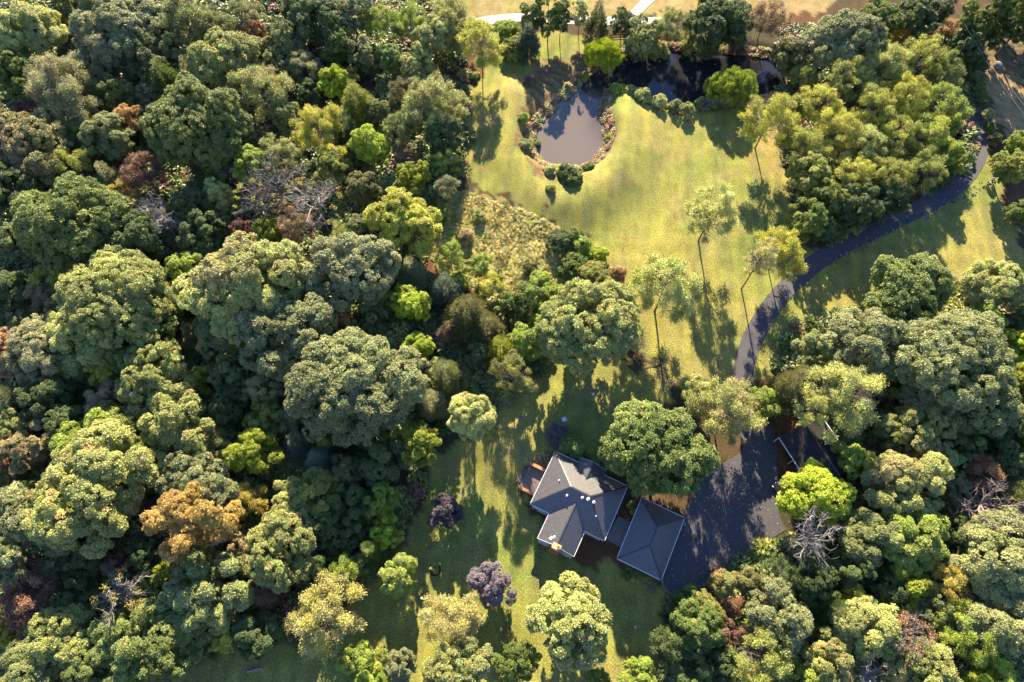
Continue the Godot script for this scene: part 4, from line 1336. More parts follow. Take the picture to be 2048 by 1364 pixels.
	tree("purple_leaved_tree", "O", -2.9, -7.0, 3.4, 6.8, "palepurple", "palepurple", 0, "mid-sized mauve purple round tree behind and right of the straw gold lawn tree", "tree", "broadleaf trees of the woods")
	tree("broadleaf_tree", "O", 8.9, -1.6, 6.5, 12.0, "paleyellow", "palegreen", 0.5, "huge pale yellow-green round tree tinged pale green in front and left of the garage", "tree", "broadleaf trees of the woods")
	tree("thin_leaved_tree", "L", -8.5, -2.2, 4.7, 10.2, "palegold", "gold", 0.3, "large straw gold thin-leaved tree tinged gold in front and left of the mauve purple tree", "tree", "thin-leaved trees")
	tree("broadleaf_tree", "O", -7.6, 3.9, 4.9, 10.1, "palegreen", "grey", 0.35, "large pale green round tree tinged silvery grey-green in front of the straw gold lawn tree", "tree", "broadleaf trees of the woods")
	tree("broadleaf_tree", "O", -21.7, 3.5, 3.1, 7.6, "yellowgreen", "palegreen", 0.5, "mid-sized yellow-green round tree tinged pale green right of the log", "tree", "broadleaf trees of the woods")
	tree("broadleaf_tree", "O", -16.0, 3.8, 2.6, 6.7, "grey", "grey", 0, "small silvery grey-green round tree in front and left of the straw gold lawn tree", "tree", "broadleaf trees of the woods")
	tree("broadleaf_tree", "O", -19.8, 6.3, 2.5, 6.6, "yellowgreen", "yellowgreen", 0, "small yellow-green round tree in front and left of the straw gold lawn tree", "tree", "broadleaf trees of the woods")
	tree("broadleaf_tree", "O", 1.1, 3.3, 3.3, 7.8, "green", "yellowgreen", 0.4, "mid-sized mid green round tree tinged yellow-green in front of the mauve purple tree", "tree", "broadleaf trees of the woods")
	tree("broadleaf_tree", "O", 17.9, 5.1, 2.6, 6.6, "yellowgreen", "yellowgreen", 0, "small yellow-green round tree at the photo's bottom edge, in front of the garage", "tree", "broadleaf trees of the woods")
	tree("broadleaf_tree", "O", 12.6, 5.7, 1.9, 5.5, "oliveyellow", "oliveyellow", 0, "little olive yellow round tree in front and right of the mauve purple tree", "tree", "broadleaf trees of the woods")
	tree("shrub", "S", 7.5, -30.6, 2.4, 3.5, "twigpurple", "twigpurple", 0, "large purplish bare shrub behind and right of the wooden deck", "shrub", "shrubs")
	tree("shrub", "S", 10.0, -27.7, 2.4, 6.5, "freshgreen", "freshgreen", 0, "large fresh green shrub behind the house", "shrub", "shrubs")
	tree("shrub", "S", 15.4, -25.5, 1.1, 3.0, "freshgreen", "freshgreen", 0, "small fresh green shrub behind and right of the house", "shrub", "shrubs")
	tree("broadleaf_tree", "O", 22.2, -26.7, 7.8, 13.5, "freshgreen", "palegreen", 0.25, "huge fresh green round tree tinged pale green behind the garage", "tree", "broadleaf trees of the woods")
	tree("broadleaf_tree", "O", -17.6, -53.2, 3.7, 8.4, "bright", "yellowgreen", 0.25, "mid-sized vivid yellow-green round tree tinged yellow-green in front and left of the tussocky meadow", "tree", "broadleaf trees of the woods")
	tree("conifer_tree", "C", -18.0, -59.9, 2.5, 8.8, "palegrey", "palegrey", 0, "small pale silvery conifer just behind the vivid woodland tree", "tree", "conifers among the broadleaf trees")
	tree("broadleaf_tree", "O", -20.2, -67.9, 6.3, 11.7, "yellow", "oliveyellow", 0.35, "large yellow round tree tinged olive yellow behind the vivid woodland tree", "tree", "broadleaf trees of the woods")
	tree("conifer_tree", "C", -11.6, -56.5, 2.8, 9.4, "bluegreen", "bluegreen", 0, "small blue-green conifer just behind and right of the vivid woodland tree", "tree", "conifers among the broadleaf trees")
	tree("conifer_tree", "C", -7.6, -50.5, 4.1, 12.1, "olive", "olive", 0, "mid-sized olive conifer right of the vivid woodland tree", "tree", "conifers among the broadleaf trees")
	tree("thin_leaved_tree", "L", -11.1, -62.2, 3.0, 8.2, "yellowgreen", "yellowgreen", 0, "small yellow-green thin-leaved tree behind and right of the vivid woodland tree", "tree", "thin-leaved trees")
	tree("broadleaf_tree", "O", -6.2, -61.4, 2.3, 6.3, "yellowgreen", "green", 0.4, "little yellow-green round tree tinged mid green in front and left of the tussocky meadow", "tree", "broadleaf trees of the woods")
	tree("thin_leaved_tree", "L", -3.5, -57.3, 2.3, 7.3, "yellow", "yellow", 0, "little yellow thin-leaved tree in front and left of the tussocky meadow", "tree", "thin-leaved trees")
	tree("shrub", "S", -2.4, -61.3, 0.8, 3.0, "bluegreen", "bluegreen", 0, "small blue-green shrub just in front and left of the tussocky meadow", "shrub", "shrubs")
	tree("broadleaf_tree", "O", -15.8, -45.1, 2.9, 7.2, "bright", "orange", 0.15, "small vivid yellow-green round tree tinged orange in front of the vivid woodland tree", "tree", "broadleaf trees of the woods")
	tree("thin_leaved_tree", "L", -11.1, -48.2, 1.6, 6.4, "redbrown", "greygreen", 0.4, "little red-brown thin-leaved tree tinged grey-green in front and right of the vivid woodland tree", "tree", "thin-leaved trees")
	tree("conifer_tree", "C", -4.2, -48.4, 3.1, 10.0, "olive", "olive", 0, "small olive conifer right of the vivid woodland tree", "tree", "conifers among the broadleaf trees")
	tree("conifer_tree", "C", -10.9, -39.9, 3.2, 10.1, "greygreen", "greygreen", 0, "small grey-green conifer behind and left of the salmon-tipped tree", "tree", "conifers among the broadleaf trees")
	tree("conifer_tree", "C", -13.2, -35.4, 2.5, 8.7, "palegrey", "palegrey", 0, "small pale silvery conifer just left of the salmon-tipped tree", "tree", "conifers among the broadleaf trees")
	tree("broadleaf_tree", "O", -6.4, -32.3, 4.5, 11.5, "paleyellow", "salmon", 0.12, "mid-sized pale yellow-green round tree tinged salmon pink behind and left of the wooden deck", "tree", "broadleaf trees of the woods")
	tree("thin_leaved_tree", "L", 0.3, -38.6, 3.9, 13.0, "olive", "yellow", 0.35, "mid-sized olive thin-leaved tree tinged yellow behind and right of the salmon-tipped tree", "tree", "thin-leaved trees")
	tree("broadleaf_tree", "O", 2.2, -45.3, 3.0, 11.0, "yellowgreen", "oliveyellow", 0.4, "small yellow-green round tree tinged olive yellow behind and right of the salmon-tipped tree", "tree", "broadleaf trees of the woods")
	tree("broadleaf_tree", "O", 13.3, -46.9, 8.4, 13.5, "palegreen", "paleyellow", 0.35, "huge pale green round tree tinged pale yellow-green in front and right of the tussocky meadow", "tree", "broadleaf trees of the woods")
	tree("broadleaf_tree", "O", -5.6, -44.1, 2.4, 6.3, "darkgrey", "darkgrey", 0, "small dusky green round tree behind the salmon-tipped tree", "tree", "broadleaf trees of the woods")
	tree("broadleaf_tree", "O", 2.4, -53.7, 3.1, 7.6, "green", "yellowgreen", 0.3, "small mid green round tree tinged yellow-green in front of the tussocky meadow", "tree", "broadleaf trees of the woods")
	tree("shrub", "S", 9.0, -68.2, 2.7, 5.0, "darkgreen", "darkgreen", 0, "large dark green shrub right of the tussocky meadow", "shrub", "shrubs")
	tree("shrub", "S", 11.5, -62.3, 2.9, 5.0, "green", "green", 0, "large mid green shrub in front and right of the tussocky meadow", "shrub", "shrubs")
	tree("shrub", "S", 14.5, -60.6, 3.1, 5.0, "oliveyellow", "rust", 0.3, "large olive yellow shrub tinged rust left of the tall yellow lawn tree", "shrub", "shrubs")
	tree("shrub", "S", 16.3, -65.2, 1.9, 4.0, "bright", "bright", 0, "mid-sized vivid yellow-green shrub behind and left of the tall yellow lawn tree", "shrub", "shrubs")
	tree("shrub", "S", 7.3, -56.5, 2.7, 5.0, "yellowgreen", "yellowgreen", 0, "large yellow-green shrub in front and right of the tussocky meadow", "shrub", "shrubs")
	tree("broadleaf_tree", "O", -1.2, -53.8, 2.3, 6.2, "green", "green", 0, "little mid green round tree in front of the tussocky meadow", "tree", "broadleaf trees of the woods")
	tree("thin_leaved_tree", "L", 19.3, -53.8, 2.6, 7.6, "yellow", "yellow", 0, "small yellow thin-leaved tree left of the tall yellow lawn tree", "tree", "thin-leaved trees")
	tree("thin_leaved_tree", "L", 25.9, -54.1, 6.0, 15.8, "paleyellow", "bright", 0.35, "large pale yellow-green thin-leaved tree tinged vivid yellow-green left of the drive's inner bend", "tree", "thin-leaved trees")
	tree("thin_leaved_tree", "L", -21.4, -54.1, 1.9, 6.8, "oliveyellow", "oliveyellow", 0, "little olive yellow thin-leaved tree just left of the vivid woodland tree", "tree", "thin-leaved trees")
	tree("broadleaf_tree", "O", -23.9, -61.4, 2.3, 6.3, "darkgrey", "darkgrey", 0, "little dusky green round tree behind and left of the vivid woodland tree", "tree", "broadleaf trees of the woods")
	tree("broadleaf_tree", "O", 4.9, -50.4, 2.3, 6.1, "yellowgreen", "yellowgreen", 0, "little yellow-green round tree in front of the tussocky meadow", "tree", "broadleaf trees of the woods")
	tree("thin_leaved_tree", "L", -27.0, -119.5, 4.7, 10.2, "yellowgreen", "tan", 0.15, "mid-sized yellow-green thin-leaved tree tinged tan at the photo's top edge, right of the salmon treetop", "tree", "thin-leaved trees")
	tree("broadleaf_tree", "O", -34.3, -122.2, 5.2, 10.5, "grey", "grey", 0, "mid-sized silvery grey-green round tree at the photo's top edge, right of the salmon treetop", "tree", "broadleaf trees of the woods")
	tree("broadleaf_tree", "O", -31.7, -111.8, 3.6, 8.3, "greygreen", "greygreen", 0, "small grey-green round tree right of the salmon treetop", "tree", "broadleaf trees of the woods")
	tree("broadleaf_tree", "O", -25.4, -111.0, 3.3, 7.9, "freshgreen", "freshgreen", 0, "small fresh green round tree right of the salmon treetop", "tree", "broadleaf trees of the woods")
	tree("broadleaf_tree", "O", -33.9, -107.3, 2.0, 5.7, "gold", "orange", 0.3, "little gold round tree tinged orange in front and right of the salmon treetop", "tree", "broadleaf trees of the woods")
	tree("conifer_tree", "C", -31.1, -97.9, 3.8, 11.5, "oliveyellow", "oliveyellow", 0, "small olive yellow conifer behind and right of the big leafless grey trees", "tree", "conifers among the broadleaf trees")
	tree("thin_leaved_tree", "L", -13.0, -119.7, 6.6, 10.2, "palegreen", "olive", 0.3, "mid-sized pale green thin-leaved tree at the photo's top edge, left of the vivid yellow willow", "tree", "thin-leaved trees")
	tree("thin_leaved_tree", "L", -6.3, -111.5, 5.5, 12.1, "yellow", "paleyellow", 0.3, "mid-sized yellow thin-leaved tree tinged pale yellow-green left of the vivid yellow willow", "tree", "thin-leaved trees")
	tree("broadleaf_tree", "O", -16.6, -115.6, 4.9, 10.1, "palegreen", "palegreen", 0, "mid-sized pale green round tree behind and left of the pond's round end", "tree", "broadleaf trees of the woods")
	tree("thin_leaved_tree", "L", -15.1, -95.5, 7.0, 12.9, "palegreen", "tan", 0.2, "large pale green thin-leaved tree tinged tan left of the pond's round end", "tree", "thin-leaved trees")
	tree("broadleaf_tree", "O", -13.6, -89.4, 4.1, 9.2, "darkgreen", "darkgreen", 0, "mid-sized dark green round tree behind and left of the tussocky meadow", "tree", "broadleaf trees of the woods")
	tree("broadleaf_tree", "O", -27.8, -87.3, 4.0, 9.0, "bright", "yellowgreen", 0.35, "small vivid yellow-green round tree tinged yellow-green behind and right of the big leafless grey trees", "tree", "broadleaf trees of the woods")
	tree("conifer_tree", "C", -31.8, -91.8, 2.5, 8.8, "darkgreen", "darkgreen", 0, "little dark green conifer behind and right of the big leafless grey trees", "tree", "conifers among the broadleaf trees")
	tree("shrub", "S", -22.2, -90.0, 2.2, 3.0, "tan", "tan", 0, "mid-sized tan shrub behind and right of the big leafless grey trees", "shrub", "shrubs")
	tree("thin_leaved_tree", "L", -12.4, -78.1, 2.7, 7.7, "grey", "grey", 0, "small silvery grey-green thin-leaved tree behind and left of the tussocky meadow", "tree", "thin-leaved trees")
	tree("shrub", "S", -17.5, -77.6, 2.3, 5.0, "darkgreen", "darkgreen", 0, "mid-sized dark green shrub behind and left of the tussocky meadow", "shrub", "shrubs")
	tree("shrub", "S", -12.8, -74.2, 1.9, 4.0, "oliveyellow", "oliveyellow", 0, "mid-sized olive yellow shrub left of the tussocky meadow", "shrub", "shrubs")
	tree("thin_leaved_tree", "L", -34.5, -85.1, 2.9, 7.9, "yellow", "yellow", 0, "small yellow thin-leaved tree behind and right of the big leafless grey trees", "tree", "thin-leaved trees")
	tree("broadleaf_tree", "O", -34.3, -95.0, 2.1, 5.9, "paleyellow", "paleyellow", 0, "little pale yellow-green round tree behind and right of the big leafless grey trees", "tree", "broadleaf trees of the woods")
	tree("broadleaf_tree", "O", -26.9, -97.2, 2.8, 7.1, "greygreen", "greygreen", 0, "small grey-green round tree behind and right of the big leafless grey trees", "tree", "broadleaf trees of the woods")
	tree("thin_leaved_tree", "L", -22.8, -101.7, 3.1, 8.2, "olive", "redbrown", 0.2, "small olive thin-leaved tree tinged red-brown behind and right of the big leafless grey trees", "tree", "thin-leaved trees")
	tree("broadleaf_tree", "O", -20.1, -108.5, 3.7, 8.6, "palegreen", "palegreen", 0, "small pale green round tree right of the salmon treetop", "tree", "broadleaf trees of the woods")
	tree("thin_leaved_tree", "L", -21.8, -120.7, 4.1, 9.4, "yellowgreen", "yellowgreen", 0, "small yellow-green thin-leaved tree at the photo's top edge, right of the salmon treetop", "tree", "thin-leaved trees")
	tree("poplar_tree", "P", 4.1, -120.9, 3.0, 10.5, "green", "green", 0, "little mid green narrow tree behind and left of the vivid yellow willow", "tree", "narrow trees beyond the pond")
	tree("poplar_tree", "P", 7.9, -121.2, 3.2, 11.0, "green", "yellowgreen", 0.3, "small mid green narrow tree tinged yellow-green behind and left of the vivid yellow willow", "tree", "narrow trees beyond the pond")
	tree("poplar_tree", "P", 10.6, -121.3, 2.5, 9.5, "darkgreen", "darkgreen", 0, "little dark green narrow tree behind and left of the vivid yellow willow", "tree", "narrow trees beyond the pond")
	tree("conifer_tree", "C", 3.4, -116.4, 2.7, 9.2, "bluegreen", "bluegreen", 0, "little blue-green conifer left of the vivid yellow willow", "tree", "conifers among the broadleaf trees")
	tree("poplar_tree", "P", 14.8, -123.4, 2.3, 9.1, "paleyellow", "paleyellow", 0, "little pale yellow-green narrow tree behind and left of the vivid yellow willow", "tree", "narrow trees beyond the pond")
	tree("conifer_tree", "C", 18.7, -123.2, 2.5, 8.8, "darkgrey", "darkgrey", 0, "little dusky green conifer at the photo's top edge, behind the vivid yellow willow", "tree", "conifers among the broadleaf trees")
	tree("broadleaf_tree", "O", 24.2, -122.2, 2.7, 6.8, "darkgreen", "darkgreen", 0, "little dark green round tree just behind and right of the vivid yellow willow", "tree", "broadleaf trees of the woods")
	tree("broadleaf_tree", "O", 28.2, -117.6, 4.3, 9.5, "palegreen", "palegreen", 0, "small pale green round tree behind and right of the vivid yellow willow", "tree", "broadleaf trees of the woods")
	tree("willow_tree", "W", 19.6, -113.9, 4.1, 7.3, "bright", "bright", 0, "small vivid yellow-green willow left of the pond's far arm", "tree", "willows at the pond")
	tree("shrub", "S", 3.8, -107.5, 1.6, 3.0, "twigbrown", "twigbrown", 0, "small brown twiggy shrub behind and left of the pond's round end", "shrub", "shrubs")
	tree("thin_leaved_tree", "L", 34.9, -120.7, 4.1, 9.4, "palegreen", "palegreen", 0, "small pale green thin-leaved tree at the photo's top edge, behind the pond's far arm", "tree", "thin-leaved trees")
	tree("broadleaf_tree", "O", 44.0, -119.6, 6.5, 12.0, "darkgreen", "darkgreen", 0, "mid-sized dark green round tree behind and right of the pond's far arm", "tree", "broadleaf trees of the woods")
	tree("shrub", "S", 38.9, -119.1, 2.0, 6.0, "oliveyellow", "oliveyellow", 0, "mid-sized olive yellow shrub just behind the pond's far arm", "shrub", "shrubs")
	tree("thin_leaved_tree", "L", 54.7, -121.7, 4.5, 9.9, "tan", "olive", 0.4, "mid-sized tan thin-leaved tree at the photo's top edge, behind and right of the green willow", "tree", "thin-leaved trees")
	tree("broadleaf_tree", "O", 59.2, -112.5, 4.4, 9.7, "olive", "olive", 0, "mid-sized olive round tree behind and right of the green willow", "tree", "broadleaf trees of the woods")
	tree("shrub", "S", 43.5, -118.5, 2.5, 6.0, "olive", "olive", 0, "mid-sized olive shrub just behind and right of the pond's far arm", "shrub", "shrubs")
	tree("shrub", "S", 50.1, -119.1, 2.8, 6.0, "twigbrown", "twigbrown", 0, "mid-sized brown twiggy shrub behind the green willow", "shrub", "shrubs")
	tree("broadleaf_tree", "O", 68.4, -113.2, 7.2, 12.8, "grey", "greygreen", 0.5, "large silvery grey-green round tree tinged grey-green behind and right of the green willow", "tree", "broadleaf trees of the woods")
	tree("broadleaf_tree", "O", 78.6, -120.6, 5.0, 10.2, "green", "green", 0, "mid-sized mid green round tree at the photo's top edge, left of the wires", "tree", "broadleaf trees of the woods")
	tree("broadleaf_tree", "O", 86.6, -122.1, 4.6, 9.7, "darkgreen", "darkgreen", 0, "mid-sized dark green round tree at the photo's top edge, behind and left of the wires", "tree", "broadleaf trees of the woods")
	tree("thin_leaved_tree", "L", 93.4, -119.8, 2.4, 7.4, "orange", "salmon", 0.4, "little orange thin-leaved tree at the photo's top edge, behind and left of the wires", "tree", "thin-leaved trees")
	tree("conifer_tree", "C", 84.6, -119.5, 2.3, 8.3, "gold", "gold", 0, "little gold conifer left of the wires", "tree", "conifers among the broadleaf trees")
	tree("poplar_tree", "P", 99.3, -118.8, 4.9, 14.8, "green", "green", 0, "mid-sized mid green narrow tree at the photo's top edge, behind the wires", "tree", "narrow trees beyond the pond")
	tree("broadleaf_tree", "O", 109.2, -124.0, 3.7, 8.5, "green", "green", 0, "small mid green round tree at the photo's right edge, behind and right of the wires", "tree", "broadleaf trees of the woods")
	tree("broadleaf_tree", "O", 95.7, -113.8, 3.4, 7.9, "darkgreen", "darkgreen", 0, "small dark green round tree just left of the wires", "tree", "broadleaf trees of the woods")
	tree("shrub", "S", 99.7, -112.9, 2.5, 5.0, "darkgreen", "darkgreen", 0, "mid-sized dark green shrub behind the drive's far bend", "shrub", "shrubs")
	tree("broadleaf_tree", "O", 93.3, -124.9, 3.5, 8.1, "darkgrey", "darkgrey", 0, "small dusky green round tree at the photo's top edge, behind and left of the wires", "tree", "broadleaf trees of the woods")
	tree("willow_tree", "W", 45.7, -104.0, 4.9, 8.3, "yellowgreen", "yellowgreen", 0, "mid-sized yellow-green willow just behind and left of the lone lawn tree", "tree", "willows at the pond")
	tree("shrub", "S", 39.7, -103.5, 1.0, 4.0, "palegreen", "palegreen", 0, "small pale green shrub just in front and right of the pond's far arm", "shrub", "shrubs")
	tree("shrub", "S", 27.9, -104.6, 1.9, 3.5, "paleyellow", "paleyellow", 0, "mid-sized pale yellow-green shrub in front and left of the pond's far arm", "shrub", "shrubs")
	tree("shrub", "S", 31.1, -102.8, 1.7, 3.5, "paleyellow", "paleyellow", 0, "small pale yellow-green shrub just in front and left of the pond's far arm", "shrub", "shrubs")
	tree("shrub", "S", 34.2, -101.7, 1.5, 3.5, "greygreen", "greygreen", 0, "small grey-green shrub just in front and left of the pond's far arm", "shrub", "shrubs")
	tree("shrub", "S", 36.7, -100.3, 1.7, 4.0, "palegreen", "palegreen", 0, "small pale green shrub just in front of the pond's far arm", "shrub", "shrubs")
	tree("willow_tree", "W", 61.2, -107.4, 3.1, 6.2, "palegreen", "palegreen", 0, "small pale green willow behind and right of the lone lawn tree", "tree", "willows at the pond")
	tree("thin_leaved_tree", "L", 49.6, -91.2, 5.3, 13.7, "yellow", "oliveyellow", 0.4, "mid-sized yellow thin-leaved tree tinged olive yellow just in front and right of the green willow", "tree", "thin-leaved trees")
	tree("shrub", "S", -1.5, -121.8, 3.5, 5.0, "yellowgreen", "yellowgreen", 0, "large yellow-green shrub at the photo's top edge, left of the vivid yellow willow", "shrub", "shrubs")
	tree("shrub", "S", 0.6, -117.0, 3.2, 5.0, "oliveyellow", "oliveyellow", 0, "large olive yellow shrub left of the vivid yellow willow", "shrub", "shrubs")
	tree("shrub", "S", 32.5, -118.4, 2.3, 4.0, "oliveyellow", "oliveyellow", 0, "mid-sized olive yellow shrub just behind and left of the pond's far arm", "shrub", "shrubs")
	tree("shrub", "S", 27.3, -117.5, 2.1, 4.0, "olive", "olive", 0, "mid-sized olive shrub just right of the vivid yellow willow", "shrub", "shrubs")
	tree("thin_leaved_tree", "L", 61.2, -97.1, 4.8, 10.3, "yellow", "oliveyellow", 0.4, "mid-sized yellow thin-leaved tree tinged olive yellow right of the lone lawn tree", "tree", "thin-leaved trees")
	tree("thin_leaved_tree", "L", 68.5, -103.1, 5.1, 10.7, "oliveyellow", "paleyellow", 0.4, "mid-sized olive yellow thin-leaved tree tinged pale yellow-green right of the lone lawn tree", "tree", "thin-leaved trees")
	tree("thin_leaved_tree", "L", 76.4, -107.2, 5.6, 11.2, "paleyellow", "yellow", 0.4, "mid-sized pale yellow-green thin-leaved tree tinged yellow left of the wires", "tree", "thin-leaved trees")
	tree("thin_leaved_tree", "L", 84.5, -109.3, 5.2, 10.8, "oliveyellow", "yellow", 0.4, "mid-sized olive yellow thin-leaved tree tinged yellow left of the wires", "tree", "thin-leaved trees")
	tree("thin_leaved_tree", "L", 88.7, -106.1, 4.3, 9.7, "green", "oliveyellow", 0.4, "mid-sized mid green thin-leaved tree tinged olive yellow left of the wires", "tree", "thin-leaved trees")
	tree("thin_leaved_tree", "L", 85.3, -96.8, 5.3, 10.8, "yellowgreen", "oliveyellow", 0.4, "mid-sized yellow-green thin-leaved tree tinged olive yellow behind and left of the drive's far bend", "tree", "thin-leaved trees")
	tree("thin_leaved_tree", "L", 78.7, -98.6, 5.5, 11.1, "yellow", "oliveyellow", 0.4, "mid-sized yellow thin-leaved tree tinged olive yellow behind and left of the drive's far bend", "tree", "thin-leaved trees")
	tree("thin_leaved_tree", "L", 71.1, -95.4, 5.4, 11.0, "oliveyellow", "yellow", 0.4, "mid-sized olive yellow thin-leaved tree tinged yellow left of the drive's far bend", "tree", "thin-leaved trees")
	tree("thin_leaved_tree", "L", 63.1, -89.7, 5.1, 10.7, "yellow", "paleyellow", 0.3, "mid-sized yellow thin-leaved tree tinged pale yellow-green right of the lone lawn tree", "tree", "thin-leaved trees")
	tree("thin_leaved_tree", "L", 56.6, -86.4, 4.5, 9.9, "oliveyellow", "yellow", 0.3, "mid-sized olive yellow thin-leaved tree tinged yellow in front and right of the lone lawn tree", "tree", "thin-leaved trees")
	tree("broadleaf_tree", "O", 56.8, -80.1, 4.0, 9.0, "oliveyellow", "darkgreen", 0.3, "mid-sized olive yellow round tree tinged dark green in front and right of the green willow", "tree", "broadleaf trees of the woods")
	tree("thin_leaved_tree", "L", 67.8, -86.3, 5.1, 10.6, "paleyellow", "oliveyellow", 0.5, "mid-sized pale yellow-green thin-leaved tree tinged olive yellow left of the drive's far bend", "tree", "thin-leaved trees")
	tree("thin_leaved_tree", "L", 75.0, -88.7, 5.1, 10.6, "oliveyellow", "yellow", 0.3, "mid-sized olive yellow thin-leaved tree tinged yellow in front and left of the wires", "tree", "thin-leaved trees")
	tree("thin_leaved_tree", "L", 81.6, -88.2, 4.9, 10.4, "yellowgreen", "yellow", 0.4, "mid-sized yellow-green thin-leaved tree tinged yellow left of the drive's far bend", "tree", "thin-leaved trees")
	tree("thin_leaved_tree", "L", 87.5, -94.1, 2.7, 7.8, "yellowgreen", "yellowgreen", 0, "little yellow-green thin-leaved tree just behind and left of the drive's far bend", "tree", "thin-leaved trees")
	tree("broadleaf_tree", "O", 84.8, -85.3, 3.3, 7.8, "goldgreen", "yellowgreen", 0.4, "small golden green round tree tinged yellow-green just left of the drive's far bend", "tree", "broadleaf trees of the woods")
	tree("thin_leaved_tree", "L", 77.9, -80.7, 4.6, 10.0, "oliveyellow", "green", 0.4, "mid-sized olive yellow thin-leaved tree tinged mid green left of the drive's far bend", "tree", "thin-leaved trees")
	tree("thin_leaved_tree", "L", 70.6, -79.4, 4.8, 10.2, "oliveyellow", "yellow", 0.3, "mid-sized olive yellow thin-leaved tree tinged yellow behind and right of the drive's inner bend", "tree", "thin-leaved trees")
	tree("thin_leaved_tree", "L", 63.7, -79.5, 4.6, 10.0, "yellow", "oliveyellow", 0.5, "mid-sized yellow thin-leaved tree tinged olive yellow in front and right of the lone lawn tree", "tree", "thin-leaved trees")
	tree("broadleaf_tree", "O", 58.5, -74.6, 3.8, 8.6, "green", "oliveyellow", 0.3, "small mid green round tree tinged olive yellow behind and right of the drive's inner bend", "tree", "broadleaf trees of the woods")
	tree("broadleaf_tree", "O", 54.2, -70.3, 3.5, 8.2, "green", "oliveyellow", 0.4, "small mid green round tree tinged olive yellow behind the drive's inner bend", "tree", "broadleaf trees of the woods")
	tree("broadleaf_tree", "O", 64.1, -73.2, 4.1, 9.2, "darkgreen", "olive", 0.4, "mid-sized dark green round tree tinged olive behind and right of the drive's inner bend", "tree", "broadleaf trees of the woods")
	tree("broadleaf_tree", "O", 70.9, -75.1, 3.4, 8.0, "darkgreen", "darkgreen", 0, "small dark green round tree in front and left of the drive's far bend", "tree", "broadleaf trees of the woods")
	tree("shrub", "S", 59.8, -70.4, 3.0, 5.0, "darkgreen", "darkgreen", 0, "large dark green shrub behind and right of the drive's inner bend", "shrub", "shrubs")
	tree("shrub", "S", 83.9, -83.2, 3.1, 5.0, "darkgreen", "darkgreen", 0, "large dark green shrub in front and left of the drive's far bend", "shrub", "shrubs")
	tree("thin_leaved_tree", "L", 35.5, -68.9, 5.1, 15.0, "paleyellow", "yellow", 0.2, "mid-sized pale yellow-green thin-leaved tree tinged yellow behind and right of the tall yellow lawn tree", "tree", "thin-leaved trees")
	tree("thin_leaved_tree", "L", 47.9, -62.6, 4.9, 11.0, "yellow", "gold", 0.2, "mid-sized yellow thin-leaved tree tinged gold behind the drive's inner bend", "tree", "thin-leaved trees")
	tree("thin_leaved_tree", "L", 42.3, -58.7, 2.8, 17.1, "palegold", "palegold", 0, "small straw gold thin-leaved tree behind and left of the drive's inner bend", "tree", "thin-leaved trees")
	tree("shrub", "S", 99.2, -109.1, 1.5, 4.0, "greygreen", "greygreen", 0, "small grey-green shrub just in front and left of the wires", "shrub", "shrubs")
	tree("shrub", "S", 98.7, -105.6, 1.4, 4.0, "green", "green", 0, "small mid green shrub just in front of the wires", "shrub", "shrubs")
	tree("shrub", "S", 98.5, -102.2, 1.3, 4.0, "green", "green", 0, "small mid green shrub in front of the wires", "shrub", "shrubs")
	tree("shrub", "S", 98.6, -99.0, 1.3, 3.5, "palegreen", "palegreen", 0, "small pale green shrub just behind the drive's far bend", "shrub", "shrubs")
	tree("shrub", "S", 98.2, -95.7, 1.3, 3.5, "green", "green", 0, "small mid green shrub just behind and right of the drive's far bend", "shrub", "shrubs")
	tree("shrub", "S", 98.1, -92.5, 1.3, 3.5, "olive", "olive", 0, "small olive shrub at the photo's right edge, behind and right of the drive's far bend", "shrub", "shrubs")
	tree("broadleaf_tree", "O", 95.6, -82.9, 3.5, 8.1, "oliveyellow", "yellow", 0.3, "small olive yellow round tree tinged yellow in front of the wires", "tree", "broadleaf trees of the woods")
	tree("broadleaf_tree", "O", 99.7, -88.4, 2.7, 6.9, "yellowgreen", "yellowgreen", 0, "little yellow-green round tree at the photo's right edge, right of the drive's far bend", "tree", "broadleaf trees of the woods")
	tree("broadleaf_tree", "O", 95.3, -72.8, 2.4, 6.3, "green", "green", 0, "little mid green round tree in front and right of the drive's far bend", "tree", "broadleaf trees of the woods")
	tree("broadleaf_tree", "O", 67.5, -54.1, 7.3, 12.9, "oakgreen", "freshgreen", 0.4, "large deep oak green round tree tinged fresh green right of the drive's inner bend", "tree", "broadleaf trees of the woods")
	tree("broadleaf_tree", "O", 83.3, -55.4, 5.2, 10.5, "palegreen", "grey", 0.4, "mid-sized pale green round tree tinged silvery grey-green in front of the drive's far bend", "tree", "broadleaf trees of the woods")
	tree("shrub", "S", 59.7, -51.5, 2.6, 5.0, "freshgreen", "freshgreen", 0, "large fresh green shrub right of the drive's inner bend", "shrub", "shrubs")
	tree("broadleaf_tree", "O", 57.7, -43.9, 6.4, 11.9, "grey", "greygreen", 0.4, "large silvery grey-green round tree tinged grey-green in front and right of the drive's inner bend", "tree", "broadleaf trees of the woods")
	tree("broadleaf_tree", "O", 70.3, -41.2, 9.5, 15.5, "greygreen", "grey", 0.4, "huge grey-green round tree tinged silvery grey-green behind the rust-orange tree", "tree", "broadleaf trees of the woods")
	tree("broadleaf_tree", "O", 81.5, -49.7, 3.4, 8.1, "yellowgreen", "yellowgreen", 0, "small yellow-green round tree behind the rust-orange tree", "tree", "broadleaf trees of the woods")
	tree("broadleaf_tree", "O", 85.7, -45.2, 3.4, 8.0, "bright", "bright", 0, "small vivid yellow-green round tree at the photo's right edge, behind the rust-orange tree", "tree", "broadleaf trees of the woods")
